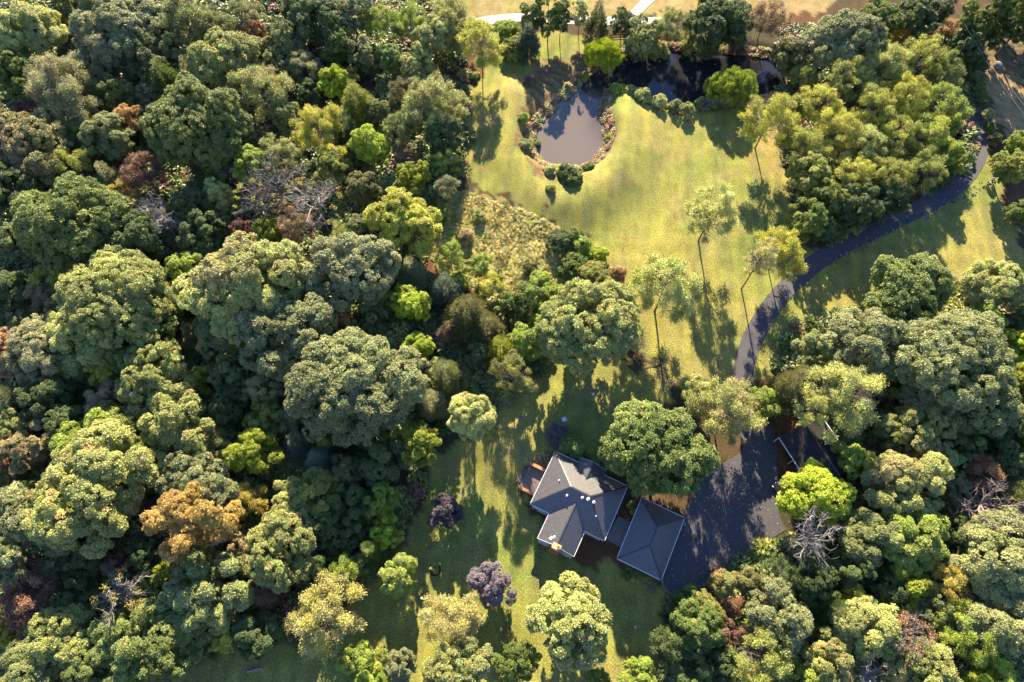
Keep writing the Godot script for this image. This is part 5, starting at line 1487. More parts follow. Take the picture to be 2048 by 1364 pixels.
	tree("thin_leaved_tree", "L", 51.4, -34.0, 6.2, 17.0, "paleyellow", "yellow", 0.3, "large pale yellow-green thin-leaved tree tinged yellow behind and right of the shed", "tree", "thin-leaved trees")
	tree("thin_leaved_tree", "L", 33.9, -33.0, 5.7, 13.0, "palegreen", "tan", 0.35, "large pale green thin-leaved tree tinged tan behind and left of the shed", "tree", "thin-leaved trees")
	tree("broadleaf_tree", "O", 41.1, -35.4, 3.0, 7.0, "yellowgreen", "yellowgreen", 0, "small yellow-green round tree behind and left of the shed", "tree", "broadleaf trees of the woods")
	tree("broadleaf_tree", "O", 30.4, -36.7, 2.8, 8.0, "paleyellow", "paleyellow", 0, "small pale yellow-green round tree in front of the tall yellow lawn tree", "tree", "broadleaf trees of the woods")
	tree("conifer_tree", "C", 44.9, -37.7, 2.4, 14.0, "olive", "olive", 0, "small olive conifer behind the shed", "tree", "conifers among the broadleaf trees")
	tree("broadleaf_tree", "O", 64.5, -30.3, 4.9, 10.1, "palegreen", "tan", 0.15, "mid-sized pale green round tree tinged tan behind and left of the rust-orange tree", "tree", "broadleaf trees of the woods")
	tree("broadleaf_tree", "O", 75.1, -33.8, 5.9, 11.3, "greygreen", "greygreen", 0, "large grey-green round tree behind the rust-orange tree", "tree", "broadleaf trees of the woods")
	tree("broadleaf_tree", "O", 80.3, -30.2, 3.7, 8.5, "darkgreen", "darkgreen", 0, "mid-sized dark green round tree behind and right of the rust-orange tree", "tree", "broadleaf trees of the woods")
	tree("broadleaf_tree", "O", 60.7, -30.4, 3.2, 7.7, "darkgreen", "darkgreen", 0, "small dark green round tree right of the shed", "tree", "broadleaf trees of the woods")
	tree("broadleaf_tree", "O", 67.5, -35.7, 5.1, 10.4, "grey", "grey", 0, "large silvery grey-green round tree behind and left of the rust-orange tree", "tree", "broadleaf trees of the woods")
	tree("broadleaf_tree", "O", 46.2, -20.1, 5.2, 10.4, "bright", "yellow", 0.2, "large vivid yellow-green round tree tinged yellow behind the white leafless tree by the court", "tree", "broadleaf trees of the woods")
	tree("broadleaf_tree", "O", 59.6, -21.7, 5.7, 11.0, "palegreen", "tan", 0.3, "large pale green round tree tinged tan left of the rust-orange tree", "tree", "broadleaf trees of the woods")
	tree("broadleaf_tree", "O", 52.8, -13.7, 4.7, 10.0, "greygreen", "greygreen", 0, "large grey-green round tree right of the white leafless tree by the court", "tree", "broadleaf trees of the woods")
	tree("broadleaf_tree", "O", 59.5, -13.4, 5.3, 10.6, "yellowgreen", "palegreen", 0.5, "large yellow-green round tree tinged pale green in front and left of the rust-orange tree", "tree", "broadleaf trees of the woods")
	tree("leafless_tree", "B", 43.4, -13.1, 4.2, 13.0, "palebark", "palebark", 0, "mid-sized white barked leafless tree in front of the vivid tree by the shed", "tree", "leafless trees")
	tree("thin_leaved_tree", "L", 73.3, -23.4, 3.0, 8.1, "rust", "orange", 0.4, "small rust thin-leaved tree tinged orange right of the vivid tree by the shed", "tree", "thin-leaved trees")
	tree("leafless_tree", "B", 70.9, -18.3, 5.6, 10.0, "pinkbark", "pinkbark", 0, "large pinkish barked leafless tree just in front of the rust-orange tree", "tree", "leafless trees")
	tree("broadleaf_tree", "O", 77.9, -25.4, 3.7, 8.4, "darkgreen", "darkgreen", 0, "mid-sized dark green round tree just behind and right of the rust-orange tree", "tree", "broadleaf trees of the woods")
	tree("broadleaf_tree", "O", 70.6, -10.7, 7.3, 12.9, "grey", "palegreen", 0.3, "huge silvery grey-green round tree at the photo's right edge, in front of the rust-orange tree", "tree", "broadleaf trees of the woods")
	tree("broadleaf_tree", "O", 43.7, -7.6, 3.9, 8.9, "darkgreen", "darkgreen", 0, "mid-sized dark green round tree just in front of the white leafless tree by the court", "tree", "broadleaf trees of the woods")
	tree("broadleaf_tree", "O", 49.8, -9.4, 3.4, 8.0, "darkgreen", "oakgreen", 0.3, "mid-sized dark green round tree tinged deep oak green in front of the shed", "tree", "broadleaf trees of the woods")
	tree("thin_leaved_tree", "L", 49.9, -6.0, 1.7, 6.5, "yellow", "yellow", 0, "little yellow thin-leaved tree in front and right of the white leafless tree by the court", "tree", "thin-leaved trees")
	tree("broadleaf_tree", "O", 58.4, -7.3, 3.3, 7.8, "goldgreen", "goldgreen", 0, "mid-sized golden green round tree in front and right of the vivid tree by the shed", "tree", "broadleaf trees of the woods")
	tree("thin_leaved_tree", "L", 63.0, -7.6, 3.5, 8.8, "gold", "yellow", 0.3, "mid-sized gold thin-leaved tree tinged yellow in front of the rust-orange tree", "tree", "thin-leaved trees")
	tree("broadleaf_tree", "O", 49.9, -1.2, 5.2, 10.5, "palegreen", "paleyellow", 0.4, "large pale green round tree tinged pale yellow-green in front and right of the asphalt court", "tree", "broadleaf trees of the woods")
	tree("broadleaf_tree", "O", 38.0, -2.7, 4.8, 10.0, "grey", "greygreen", 0.4, "large silvery grey-green round tree tinged grey-green in front and right of the asphalt court", "tree", "broadleaf trees of the woods")
	tree("broadleaf_tree", "O", 26.7, -2.2, 4.1, 9.2, "freshgreen", "gold", 0.14, "mid-sized fresh green round tree tinged gold in front of the asphalt court", "tree", "broadleaf trees of the woods")
	tree("broadleaf_tree", "O", 31.4, -7.1, 2.5, 6.5, "palegreen", "rust", 0.2, "small pale green round tree tinged rust in front of the asphalt court", "tree", "broadleaf trees of the woods")
	tree("broadleaf_tree", "O", 35.2, -7.8, 2.4, 6.3, "olive", "greygreen", 0.4, "small olive round tree tinged grey-green in front and right of the asphalt court", "tree", "broadleaf trees of the woods")
	tree("broadleaf_tree", "O", 26.2, -5.7, 1.5, 4.8, "green", "green", 0, "little mid green round tree in front and right of the garage", "tree", "broadleaf trees of the woods")
	tree("thin_leaved_tree", "L", 32.2, -4.6, 1.5, 6.2, "rust", "rust", 0, "little rust thin-leaved tree in front of the asphalt court", "tree", "thin-leaved trees")
	tree("thin_leaved_tree", "L", 34.9, 2.4, 4.7, 10.1, "oliveyellow", "paleyellow", 0.3, "large olive yellow thin-leaved tree tinged pale yellow-green in front of the asphalt court", "tree", "thin-leaved trees")
	tree("broadleaf_tree", "O", 44.0, 3.0, 3.8, 8.6, "palegreen", "salmon", 0.3, "mid-sized pale green round tree tinged salmon pink in front and right of the asphalt court", "tree", "broadleaf trees of the woods")
	tree("leafless_tree", "B", 55.2, -0.4, 3.3, 11.3, "grey", "rust", 0.15, "mid-sized silvery grey-green leafless tree in front and right of the vivid tree by the shed", "tree", "leafless trees")
	tree("leafless_tree", "B", 48.7, 4.9, 2.3, 10.3, "palebark", "palebark", 0, "small white barked leafless tree in front of the vivid tree by the shed", "tree", "leafless trees")
	tree("broadleaf_tree", "O", 56.7, 4.3, 4.8, 10.0, "palegreen", "tan", 0.2, "large pale green round tree tinged tan in front of the rust-orange tree", "tree", "broadleaf trees of the woods")
	tree("thin_leaved_tree", "L", 63.6, -0.5, 4.6, 10.0, "yellowgreen", "yellow", 0.3, "large yellow-green thin-leaved tree tinged yellow in front of the rust-orange tree", "tree", "thin-leaved trees")
	tree("broadleaf_tree", "O", 66.9, 5.0, 3.0, 7.3, "bright", "paleyellow", 0.3, "mid-sized vivid yellow-green round tree at the photo's right edge, in front of the rust-orange tree", "tree", "broadleaf trees of the woods")
	tree("broadleaf_tree", "O", 69.8, -2.1, 5.5, 10.8, "grey", "palegreen", 0.3, "large silvery grey-green round tree at the photo's right edge, in front of the rust-orange tree", "tree", "broadleaf trees of the woods")
	tree("broadleaf_tree", "O", 25.5, 4.4, 3.1, 7.5, "darkgreen", "darkgreen", 0, "mid-sized dark green round tree at the photo's bottom edge, in front of the garage", "tree", "broadleaf trees of the woods")
	tree("broadleaf_tree", "O", 30.1, 3.6, 2.3, 6.1, "darkgreen", "darkgreen", 0, "small dark green round tree at the photo's bottom edge, in front of the asphalt court", "tree", "broadleaf trees of the woods")
	tree("broadleaf_tree", "O", 42.4, -6.3, 2.2, 6.0, "darkgreen", "darkgreen", 0, "small dark green round tree in front of the white leafless tree by the court", "tree", "broadleaf trees of the woods")
	tree("broadleaf_tree", "O", 55.4, -6.3, 2.6, 6.8, "darkgreen", "darkgreen", 0, "small dark green round tree in front and right of the vivid tree by the shed", "tree", "broadleaf trees of the woods")
	tree("broadleaf_tree", "O", 68.4, -13.3, 3.2, 7.7, "darkgreen", "darkgreen", 0, "mid-sized dark green round tree in front of the rust-orange tree", "tree", "broadleaf trees of the woods")
	tree("shrub", "S", 5.1, -59.4, 2.2, 4.0, "yellowgreen", "yellowgreen", 0, "mid-sized yellow-green shrub in front and right of the tussocky meadow", "shrub", "shrubs")
	tree("shrub", "S", 10.6, -54.8, 2.3, 5.0, "green", "bright", 0.3, "mid-sized mid green shrub tinged vivid yellow-green in front and right of the tussocky meadow", "shrub", "shrubs")
	tree("shrub", "S", 17.0, -58.2, 2.4, 4.0, "oliveyellow", "rust", 0.3, "mid-sized olive yellow shrub tinged rust left of the tall yellow lawn tree", "shrub", "shrubs")
	tree("shrub", "S", 19.4, -61.1, 1.7, 3.5, "rust", "oliveyellow", 0.4, "mid-sized rust shrub tinged olive yellow left of the tall yellow lawn tree", "shrub", "shrubs")
	tree("shrub", "S", 1.1, -51.1, 2.1, 5.0, "olive", "yellowgreen", 0.4, "mid-sized olive shrub tinged yellow-green in front of the tussocky meadow", "shrub", "shrubs")
	tree("shrub", "S", 13.2, -67.1, 2.1, 4.0, "yellowgreen", "yellowgreen", 0, "mid-sized yellow-green shrub right of the tussocky meadow", "shrub", "shrubs")
	tree("shrub", "S", 17.3, -54.1, 2.0, 4.0, "yellow", "yellow", 0, "mid-sized yellow shrub left of the tall yellow lawn tree", "shrub", "shrubs")
	tree("shrub", "S", 7.8, -52.2, 2.1, 5.0, "palegreen", "palegreen", 0, "mid-sized pale green shrub in front and right of the tussocky meadow", "shrub", "shrubs")
	tree("shrub", "S", 11.5, -69.1, 1.9, 4.0, "green", "green", 0, "mid-sized mid green shrub right of the tussocky meadow", "shrub", "shrubs")
	tree("shrub", "S", -8.9, -69.4, 1.7, 3.0, "tan", "oliveyellow", 0.4, "mid-sized tan shrub tinged olive yellow left of the tussocky meadow", "shrub", "shrubs")
	tree("shrub", "S", -6.3, -73.9, 1.3, 3.0, "palegreen", "palegreen", 0, "small pale green shrub behind and left of the tussocky meadow", "shrub", "shrubs")
	tree("shrub", "S", -9.9, -59.4, 2.0, 4.0, "yellowgreen", "yellowgreen", 0, "mid-sized yellow-green shrub behind and right of the vivid woodland tree", "shrub", "shrubs")
	tree("shrub", "S", 3.3, -62.8, 1.5, 3.0, "olive", "olive", 0, "small olive shrub just in front and right of the tussocky meadow", "shrub", "shrubs")
	tree("thin_leaved_tree", "L", 47.5, -32.8, 3.3, 15.0, "paleyellow", "yellow", 0.3, "added mid-sized pale yellow-green thin-leaved tree tinged yellow just behind the shed", "tree", "thin-leaved trees")  # added tree, its crown casts more shade on the shed roof
	tree("broadleaf_tree", "O", 106.3, -116.8, 5.1, 15.0, "green", "green", 0, "added mid-sized mid green round tree at the photo's right edge, behind and right of the wires", "tree", "broadleaf trees of the woods")  # added tree at the frame edge, there to shade the dry field
	tree("broadleaf_tree", "O", 103.3, -117.3, 2.7, 9.0, "darkgreen", "darkgreen", 0, "added little dark green round tree at the photo's right edge, behind and right of the wires", "tree", "broadleaf trees of the woods")  # second, lower tree added to shade the dry field
	tree("broadleaf_tree", "O", 72.4, -28.1, 3.0, 7.4, "oakgreen", "olive", 0.1, "small deep oak green round tree just behind and left of the rust-orange tree", "tree", "broadleaf trees of the woods")
	tree("broadleaf_tree", "O", -51.6, -9.1, 2.5, 6.6, "goldgreen", "olive", 0.1, "small golden green round tree in front of the golden orange tree", "tree", "broadleaf trees of the woods")
	tree("broadleaf_tree", "O", -55.6, -54.8, 3.2, 7.7, "tan", "olive", 0.1, "small tan round tree behind the small golden tree", "tree", "broadleaf trees of the woods")
	tree("broadleaf_tree", "O", -20.6, -19.1, 3.0, 7.3, "yellowgreen", "palegreen", 0.1, "small yellow-green round tree left of the dark purple tree", "tree", "broadleaf trees of the woods")
	tree("broadleaf_tree", "O", 84.8, -38.9, 3.2, 7.6, "goldgreen", "palegreen", 0.1, "small golden green round tree behind and right of the rust-orange tree", "tree", "broadleaf trees of the woods")
	tree("broadleaf_tree", "O", -57.6, -60.1, 3.4, 8.0, "yellowgreen", "palegreen", 0.1, "small yellow-green round tree in front and right of the white snag", "tree", "broadleaf trees of the woods")
	tree("thin_leaved_tree", "L", -64.3, -10.8, 2.9, 7.9, "olive", "yellowgreen", 0.1, "small olive thin-leaved tree behind and left of the white bare tree", "tree", "thin-leaved trees")
	tree("broadleaf_tree", "O", 57.0, -97.8, 2.8, 7.0, "green", "olive", 0.1, "little mid green round tree just right of the lone lawn tree", "tree", "broadleaf trees of the woods")
	tree("thin_leaved_tree", "L", 22.8, 0.9, 2.7, 7.8, "darkgreen", "yellowgreen", 0.1, "small dark green thin-leaved tree in front of the garage", "tree", "thin-leaved trees")
	tree("broadleaf_tree", "O", -67.5, -36.5, 3.2, 7.6, "tan", "olive", 0.1, "small tan round tree left of the small golden tree", "tree", "broadleaf trees of the woods")
	tree("broadleaf_tree", "O", -74.9, -41.8, 2.9, 7.3, "palegreen", "yellowgreen", 0.1, "small pale green round tree right of the rust patch", "tree", "broadleaf trees of the woods")
	tree("broadleaf_tree", "O", -19.1, -80.0, 3.4, 7.9, "goldgreen", "yellowgreen", 0.1, "small golden green round tree right of the big leafless grey trees", "tree", "broadleaf trees of the woods")
	tree("broadleaf_tree", "O", -28.4, -77.8, 3.6, 8.3, "olive", "palegreen", 0.1, "small olive round tree right of the big leafless grey trees", "tree", "broadleaf trees of the woods")
	tree("broadleaf_tree", "O", 67.9, -21.8, 2.7, 6.9, "greygreen", "olive", 0.1, "small grey-green round tree just left of the rust-orange tree", "tree", "broadleaf trees of the woods")
	tree("thin_leaved_tree", "L", -25.6, -8.8, 2.8, 7.9, "yellowgreen", "olive", 0.1, "small yellow-green thin-leaved tree behind and left of the straw gold lawn tree", "tree", "thin-leaved trees")
	tree("broadleaf_tree", "O", -79.9, -100.6, 3.8, 8.7, "oakgreen", "palegreen", 0.1, "small deep oak green round tree behind the white snag", "tree", "broadleaf trees of the woods")
	tree("broadleaf_tree", "O", -48.3, -40.7, 3.2, 7.7, "greygreen", "olive", 0.1, "small grey-green round tree just right of the small golden tree", "tree", "broadleaf trees of the woods")
	tree("broadleaf_tree", "O", -23.2, -10.1, 1.8, 5.3, "oakgreen", "palegreen", 0.1, "little deep oak green round tree in front and left of the dark purple tree", "tree", "broadleaf trees of the woods")
	tree("thin_leaved_tree", "L", -36.4, -6.3, 2.8, 7.9, "redbrown", "palegreen", 0.1, "small red-brown thin-leaved tree behind the log", "tree", "thin-leaved trees")
	tree("broadleaf_tree", "O", 40.3, 5.3, 2.6, 6.7, "yellowgreen", "olive", 0.1, "small yellow-green round tree in front of the white leafless tree by the court", "tree", "broadleaf trees of the woods")
	tree("broadleaf_tree", "O", -22.8, -29.8, 2.2, 6.0, "greygreen", "palegreen", 0.1, "little grey-green round tree left of the salmon-tipped tree", "tree", "broadleaf trees of the woods")
	tree("broadleaf_tree", "O", -41.3, -12.8, 2.3, 6.3, "tan", "olive", 0.1, "small tan round tree right of the golden orange tree", "tree", "broadleaf trees of the woods")
	tree("broadleaf_tree", "O", 60.9, -3.4, 2.7, 6.9, "greygreen", "olive", 0.1, "small grey-green round tree in front and right of the white leafless tree by the court", "tree", "broadleaf trees of the woods")
	tree("broadleaf_tree", "O", -62.1, -32.7, 3.1, 7.6, "tan", "olive", 0.1, "small tan round tree in front and left of the small golden tree", "tree", "broadleaf trees of the woods")
	tree("broadleaf_tree", "O", 67.1, -5.7, 2.6, 6.7, "tan", "yellowgreen", 0.1, "small tan round tree in front of the rust-orange tree", "tree", "broadleaf trees of the woods")
	tree("thin_leaved_tree", "L", -43.0, -108.0, 3.5, 8.7, "palegrey", "yellowgreen", 0.1, "small pale silvery thin-leaved tree in front and right of the salmon treetop", "tree", "thin-leaved trees")
	tree("broadleaf_tree", "O", -60.1, -10.3, 2.1, 5.9, "redbrown", "olive", 0.1, "small red-brown round tree just behind the white bare tree", "tree", "broadleaf trees of the woods")
	tree("conifer_tree", "C", 78.0, -20.3, 2.8, 9.3, "greygreen", "palegreen", 0.1, "small grey-green conifer at the photo's right edge, in front and right of the rust-orange tree", "tree", "conifers among the broadleaf trees")
	tree("conifer_tree", "C", -31.4, -67.8, 2.3, 8.4, "palegreen", "palegreen", 0.1, "little pale green conifer in front and right of the big leafless grey trees", "tree", "conifers among the broadleaf trees")
	tree("thin_leaved_tree", "L", -82.9, -54.8, 3.4, 8.5, "tan", "palegreen", 0.1, "small tan thin-leaved tree behind and right of the rust patch", "tree", "thin-leaved trees")
	tree("conifer_tree", "C", -81.6, -23.7, 2.5, 8.7, "greygreen", "palegreen", 0.1, "small grey-green conifer at the photo's left edge, in front of the rust patch", "tree", "conifers among the broadleaf trees")
	tree("broadleaf_tree", "O", -85.9, -90.5, 3.7, 8.6, "green", "yellowgreen", 0.1, "small mid green round tree behind and left of the white snag", "tree", "broadleaf trees of the woods")
	tree("thin_leaved_tree", "L", -35.8, -33.2, 3.1, 8.2, "greygreen", "palegreen", 0.1, "small grey-green thin-leaved tree right of the small golden tree", "tree", "thin-leaved trees")
	tree("conifer_tree", "C", -2.0, -44.6, 2.9, 9.5, "goldgreen", "olive", 0.1, "small golden green conifer behind and right of the salmon-tipped tree", "tree", "conifers among the broadleaf trees")
	tree("conifer_tree", "C", -59.4, -26.6, 3.1, 9.9, "yellowgreen", "olive", 0.1, "small yellow-green conifer behind and left of the golden orange tree", "tree", "conifers among the broadleaf trees")
	tree("broadleaf_tree", "O", -69.0, -73.9, 2.7, 6.8, "olive", "palegreen", 0.1, "small olive round tree just behind and left of the white snag", "tree", "broadleaf trees of the woods")
	tree("conifer_tree", "C", -46.7, -45.8, 2.8, 9.4, "yellowgreen", "palegreen", 0.1, "small yellow-green conifer behind and right of the small golden tree", "tree", "conifers among the broadleaf trees")
	tree("conifer_tree", "C", -76.9, -80.4, 2.6, 9.0, "palegrey", "yellowgreen", 0.1, "little pale silvery conifer behind and left of the white snag", "tree", "conifers among the broadleaf trees")
	tree("broadleaf_tree", "O", 62.8, -38.4, 3.1, 7.6, "green", "palegreen", 0.1, "small mid green round tree behind and right of the shed", "tree", "broadleaf trees of the woods")
	tree("broadleaf_tree", "O", -16.2, -39.4, 3.2, 7.6, "palegrey", "olive", 0.1, "small pale silvery round tree behind and left of the salmon-tipped tree", "tree", "broadleaf trees of the woods")
	tree("broadleaf_tree", "O", -31.0, -30.5, 2.6, 6.7, "yellowgreen", "yellowgreen", 0.1, "small yellow-green round tree in front and right of the small golden tree", "tree", "broadleaf trees of the woods")
	tree("broadleaf_tree", "O", -40.3, -10.1, 1.9, 5.5, "palegrey", "yellowgreen", 0.1, "little pale silvery round tree in front and right of the golden orange tree", "tree", "broadleaf trees of the woods")
	tree("thin_leaved_tree", "L", -22.1, -91.5, 3.7, 9.0, "oakgreen", "palegreen", 0.1, "small deep oak green thin-leaved tree behind and right of the big leafless grey trees", "tree", "thin-leaved trees")
	tree("broadleaf_tree", "O", -19.7, -29.6, 2.2, 6.0, "oliveyellow", "palegreen", 0.1, "little olive yellow round tree left of the salmon-tipped tree", "tree", "broadleaf trees of the woods")
	tree("thin_leaved_tree", "L", -45.3, -18.2, 1.9, 6.8, "yellowgreen", "olive", 0.1, "little yellow-green thin-leaved tree just behind and right of the golden orange tree", "tree", "thin-leaved trees")
	tree("conifer_tree", "C", -70.4, -103.6, 3.9, 11.6, "green", "yellowgreen", 0.1, "small mid green conifer in front and left of the salmon treetop", "tree", "conifers among the broadleaf trees")
	tree("broadleaf_tree", "O", -68.6, -41.2, 3.2, 7.7, "yellow", "olive", 0.1, "small yellow round tree left of the small golden tree", "tree", "broadleaf trees of the woods")
	tree("broadleaf_tree", "O", -71.7, -72.3, 1.9, 5.5, "oakgreen", "palegreen", 0.1, "little deep oak green round tree just left of the white snag", "tree", "broadleaf trees of the woods")
	tree("broadleaf_tree", "O", -86.4, -50.5, 2.6, 6.8, "greygreen", "olive", 0.1, "small grey-green round tree at the photo's left edge, behind and right of the rust patch", "tree", "broadleaf trees of the woods")
	tree("broadleaf_tree", "O", 50.7, -44.2, 3.2, 7.7, "greygreen", "palegreen", 0.1, "small grey-green round tree in front and right of the drive's inner bend", "tree", "broadleaf trees of the woods")
	tree("broadleaf_tree", "O", 32.2, 5.6, 2.0, 5.7, "goldgreen", "olive", 0.1, "small golden green round tree at the photo's bottom edge, in front of the asphalt court", "tree", "broadleaf trees of the woods")
	tree("broadleaf_tree", "O", -28.1, -69.0, 2.9, 7.2, "greygreen", "yellowgreen", 0.1, "small grey-green round tree in front and right of the big leafless grey trees", "tree", "broadleaf trees of the woods")
	tree("broadleaf_tree", "O", 53.8, -25.8, 3.0, 7.4, "yellowgreen", "palegreen", 0.1, "small yellow-green round tree right of the shed", "tree", "broadleaf trees of the woods")
	tree("thin_leaved_tree", "L", 56.6, -3.5, 1.5, 6.3, "yellowgreen", "olive", 0.1, "little yellow-green thin-leaved tree in front and right of the white leafless tree by the court", "tree", "thin-leaved trees")
	tree("broadleaf_tree", "O", 67.8, -25.9, 3.0, 7.4, "palegreen", "yellowgreen", 0.1, "small pale green round tree left of the rust-orange tree", "tree", "broadleaf trees of the woods")
	tree("broadleaf_tree", "O", 60.7, -0.1, 1.8, 5.4, "oakgreen", "yellowgreen", 0.1, "little deep oak green round tree in front of the rust-orange tree", "tree", "broadleaf trees of the woods")
	tree("thin_leaved_tree", "L", -59.9, -52.3, 2.2, 7.1, "yellowgreen", "olive", 0.1, "little yellow-green thin-leaved tree behind the small golden tree", "tree", "thin-leaved trees")
	tree("thin_leaved_tree", "L", 39.6, -8.6, 2.7, 7.8, "darkgreen", "yellowgreen", 0.1, "small dark green thin-leaved tree in front and right of the asphalt court", "tree", "thin-leaved trees")
	tree("broadleaf_tree", "O", -69.1, -10.0, 2.5, 6.5, "palegrey", "olive", 0.1, "small pale silvery round tree behind and right of the red-brown thicket", "tree", "broadleaf trees of the woods")
	tree("broadleaf_tree", "O", -45.0, -68.0, 3.1, 7.4, "goldgreen", "palegreen", 0.1, "small golden green round tree in front and left of the big leafless grey trees", "tree", "broadleaf trees of the woods")
	tree("broadleaf_tree", "O", -49.8, -68.3, 2.7, 6.9, "redbrown", "olive", 0.1, "small red-brown round tree in front and left of the big leafless grey trees", "tree", "broadleaf trees of the woods")
	tree("conifer_tree", "C", 45.9, -4.0, 2.5, 8.9, "darkgreen", "yellowgreen", 0.1, "small dark green conifer in front of the white leafless tree by the court", "tree", "conifers among the broadleaf trees")
	tree("conifer_tree", "C", -76.3, -21.3, 2.1, 7.8, "darkgreen", "yellowgreen", 0.1, "little dark green conifer at the photo's left edge, behind the red-brown thicket", "tree", "conifers among the broadleaf trees")
	tree("broadleaf_tree", "O", -36.4, -40.4, 2.3, 6.2, "palegrey", "palegreen", 0.1, "little pale silvery round tree right of the small golden tree", "tree", "broadleaf trees of the woods")
	tree("broadleaf_tree", "O", -41.6, 0.0, 2.4, 6.4, "yellow", "olive", 0.1, "small yellow round tree behind and left of the log", "tree", "broadleaf trees of the woods")
	tree("thin_leaved_tree", "L", -12.5, -84.0, 2.9, 7.9, "yellowgreen", "palegreen", 0.1, "small yellow-green thin-leaved tree behind and left of the tussocky meadow", "tree", "thin-leaved trees")
	tree("broadleaf_tree", "O", 52.9, 5.4, 1.7, 5.2, "goldgreen", "olive", 0.1, "little golden green round tree in front of the vivid tree by the shed", "tree", "broadleaf trees of the woods")
	tree("broadleaf_tree", "O", -74.5, -1.0, 2.8, 7.0, "yellow", "yellowgreen", 0.1, "small yellow round tree just in front and left of the red-brown thicket", "tree", "broadleaf trees of the woods")
	tree("conifer_tree", "C", -21.5, -12.1, 2.3, 8.4, "green", "palegreen", 0.1, "small mid green conifer in front and left of the dark purple tree", "tree", "conifers among the broadleaf trees")
	tree("broadleaf_tree", "O", 31.1, -0.7, 2.1, 5.9, "redbrown", "yellowgreen", 0.1, "small red-brown round tree in front of the asphalt court", "tree", "broadleaf trees of the woods")
	tree("thin_leaved_tree", "L", -37.3, -56.4, 3.0, 8.1, "palegrey", "yellowgreen", 0.1, "small pale silvery thin-leaved tree in front of the big leafless grey trees", "tree", "thin-leaved trees")
	tree("broadleaf_tree", "O", 88.4, -50.2, 3.1, 7.6, "darkgreen", "yellowgreen", 0.1, "small dark green round tree at the photo's right edge, behind the rust-orange tree", "tree", "broadleaf trees of the woods")


func make_cover():
	rng.seed = 77
	var woods := [area([Vector2(-123.1, -139.2), Vector2(-21.5, -139.2), Vector2(-10.3, -115.5), Vector2(-8.6, -90.8), Vector2(-14.1, -78.5), Vector2(-23.0, -78.5), Vector2(-15.2, -60.5), Vector2(6.9, -52.3), Vector2(5.8, -42.6), Vector2(-2.0, -34.4), Vector2(-13.8, -28.7), Vector2(-17.9, -14.2), Vector2(-29.0, -0.3), Vector2(-53.9, 3.8), Vector2(-76.9, 8.4)]),
		area([Vector2(60.2, -124.6), Vector2(105.2, -124.6), Vector2(93.4, -87.0), Vector2(58.6, -68.1), Vector2(54.4, -71.5), Vector2(56.0, -98.7)]),
		area([Vector2(49.8, -50.3), Vector2(71.0, -56.3), Vector2(98.0, -60.5), Vector2(75.7, 8.2), Vector2(21.6, 8.4), Vector2(24.0, -5.1), Vector2(37.2, -12.4), Vector2(43.9, -15.5), Vector2(55.0, -23.4), Vector2(48.4, -31.8), Vector2(40.4, -34.4)])]
	cover("undergrowth", "dark leafy undergrowth on the floor of the woods", "undergrowth", "dense", woods, 12000, Vector2(0.6, 2.0), ["darkgreen", "darkgreen", "darkgrey", "olive", "redbrown", "oliveyellow", "green", "palegreen"], 0.3, 0.8)
	var meadow := [area([Vector2(-14.2, -79.1), Vector2(-9.3, -80.6), Vector2(3.5, -74.9), Vector2(13.4, -68.7), Vector2(19.0, -59.5), Vector2(20.3, -50.3), Vector2(6.9, -55.3), Vector2(-3.1, -57.4), Vector2(-13.4, -62.1), Vector2(-23.0, -78.5), Vector2(-27.0, -92.1), Vector2(-19.9, -93.4)])]
	cover("meadow_grass", "tall tan tussock grass in the rough meadow beside the mown lawn", "grass", "dense", meadow, 17000, Vector2(0.16, 0.42), ["straw", "yellow", "straw", "palegold", "straw", "paleyellow"], 0.25, 0.7)
	cover("meadow_blades", "taller seeding grass blades standing among the meadow tussocks", "grass", "blade", meadow, 2200, Vector2(0.5, 0.9), ["palegold", "paleyellow", "tan", "palegold"], 0.0)
	var bank := [Geometry2D.offset_polygon(pond, 2.2)[0]]
	cover("bank_plants", "red-brown and yellow waterside plants ringing the pond", "plants", "dense", bank, 17000, Vector2(0.2, 0.75), ["redbrown", "rust", "tan", "rust", "salmon", "yellowgreen", "paleyellow", "tan"], 0.35, 0.8)
	var specks := [area([Vector2(34.2, -25.8), Vector2(37.8, -27.9), Vector2(40.9, -32.6), Vector2(43.9, -32.6), Vector2(44.0, -27.9), Vector2(43.2, -23.4), Vector2(42.5, -20.1), Vector2(42.6, -17.4), Vector2(43.3, -15.5), Vector2(38.8, -13.0), Vector2(36.3, -10.9), Vector2(32.7, -7.9), Vector2(29.0, -5.9), Vector2(25.7, -5.7), Vector2(23.9, -6.3), Vector2(23.1, -7.4), Vector2(23.0, -9.5), Vector2(24.7, -13.2), Vector2(27.8, -18.6), Vector2(30.6, -23.4)]), area([Vector2(23.1, -40.7), Vector2(41.5, -42.6), Vector2(47.3, -35.3), Vector2(58.4, -31.8), Vector2(58.6, -25.0), Vector2(45.2, -13.9), Vector2(42.3, -15.5), Vector2(43.6, -28.3), Vector2(38.0, -30.0), Vector2(21.9, -37.1)]), area([Vector2(2.2, -27.9), Vector2(6.7, -27.9), Vector2(5.8, -25.4), Vector2(3.0, -25.5)]), area([Vector2(13.5, -40.7), Vector2(23.8, -50.3), Vector2(31.5, -46.4), Vector2(28.2, -39.8)])]
	make_leaves(specks, 2200)


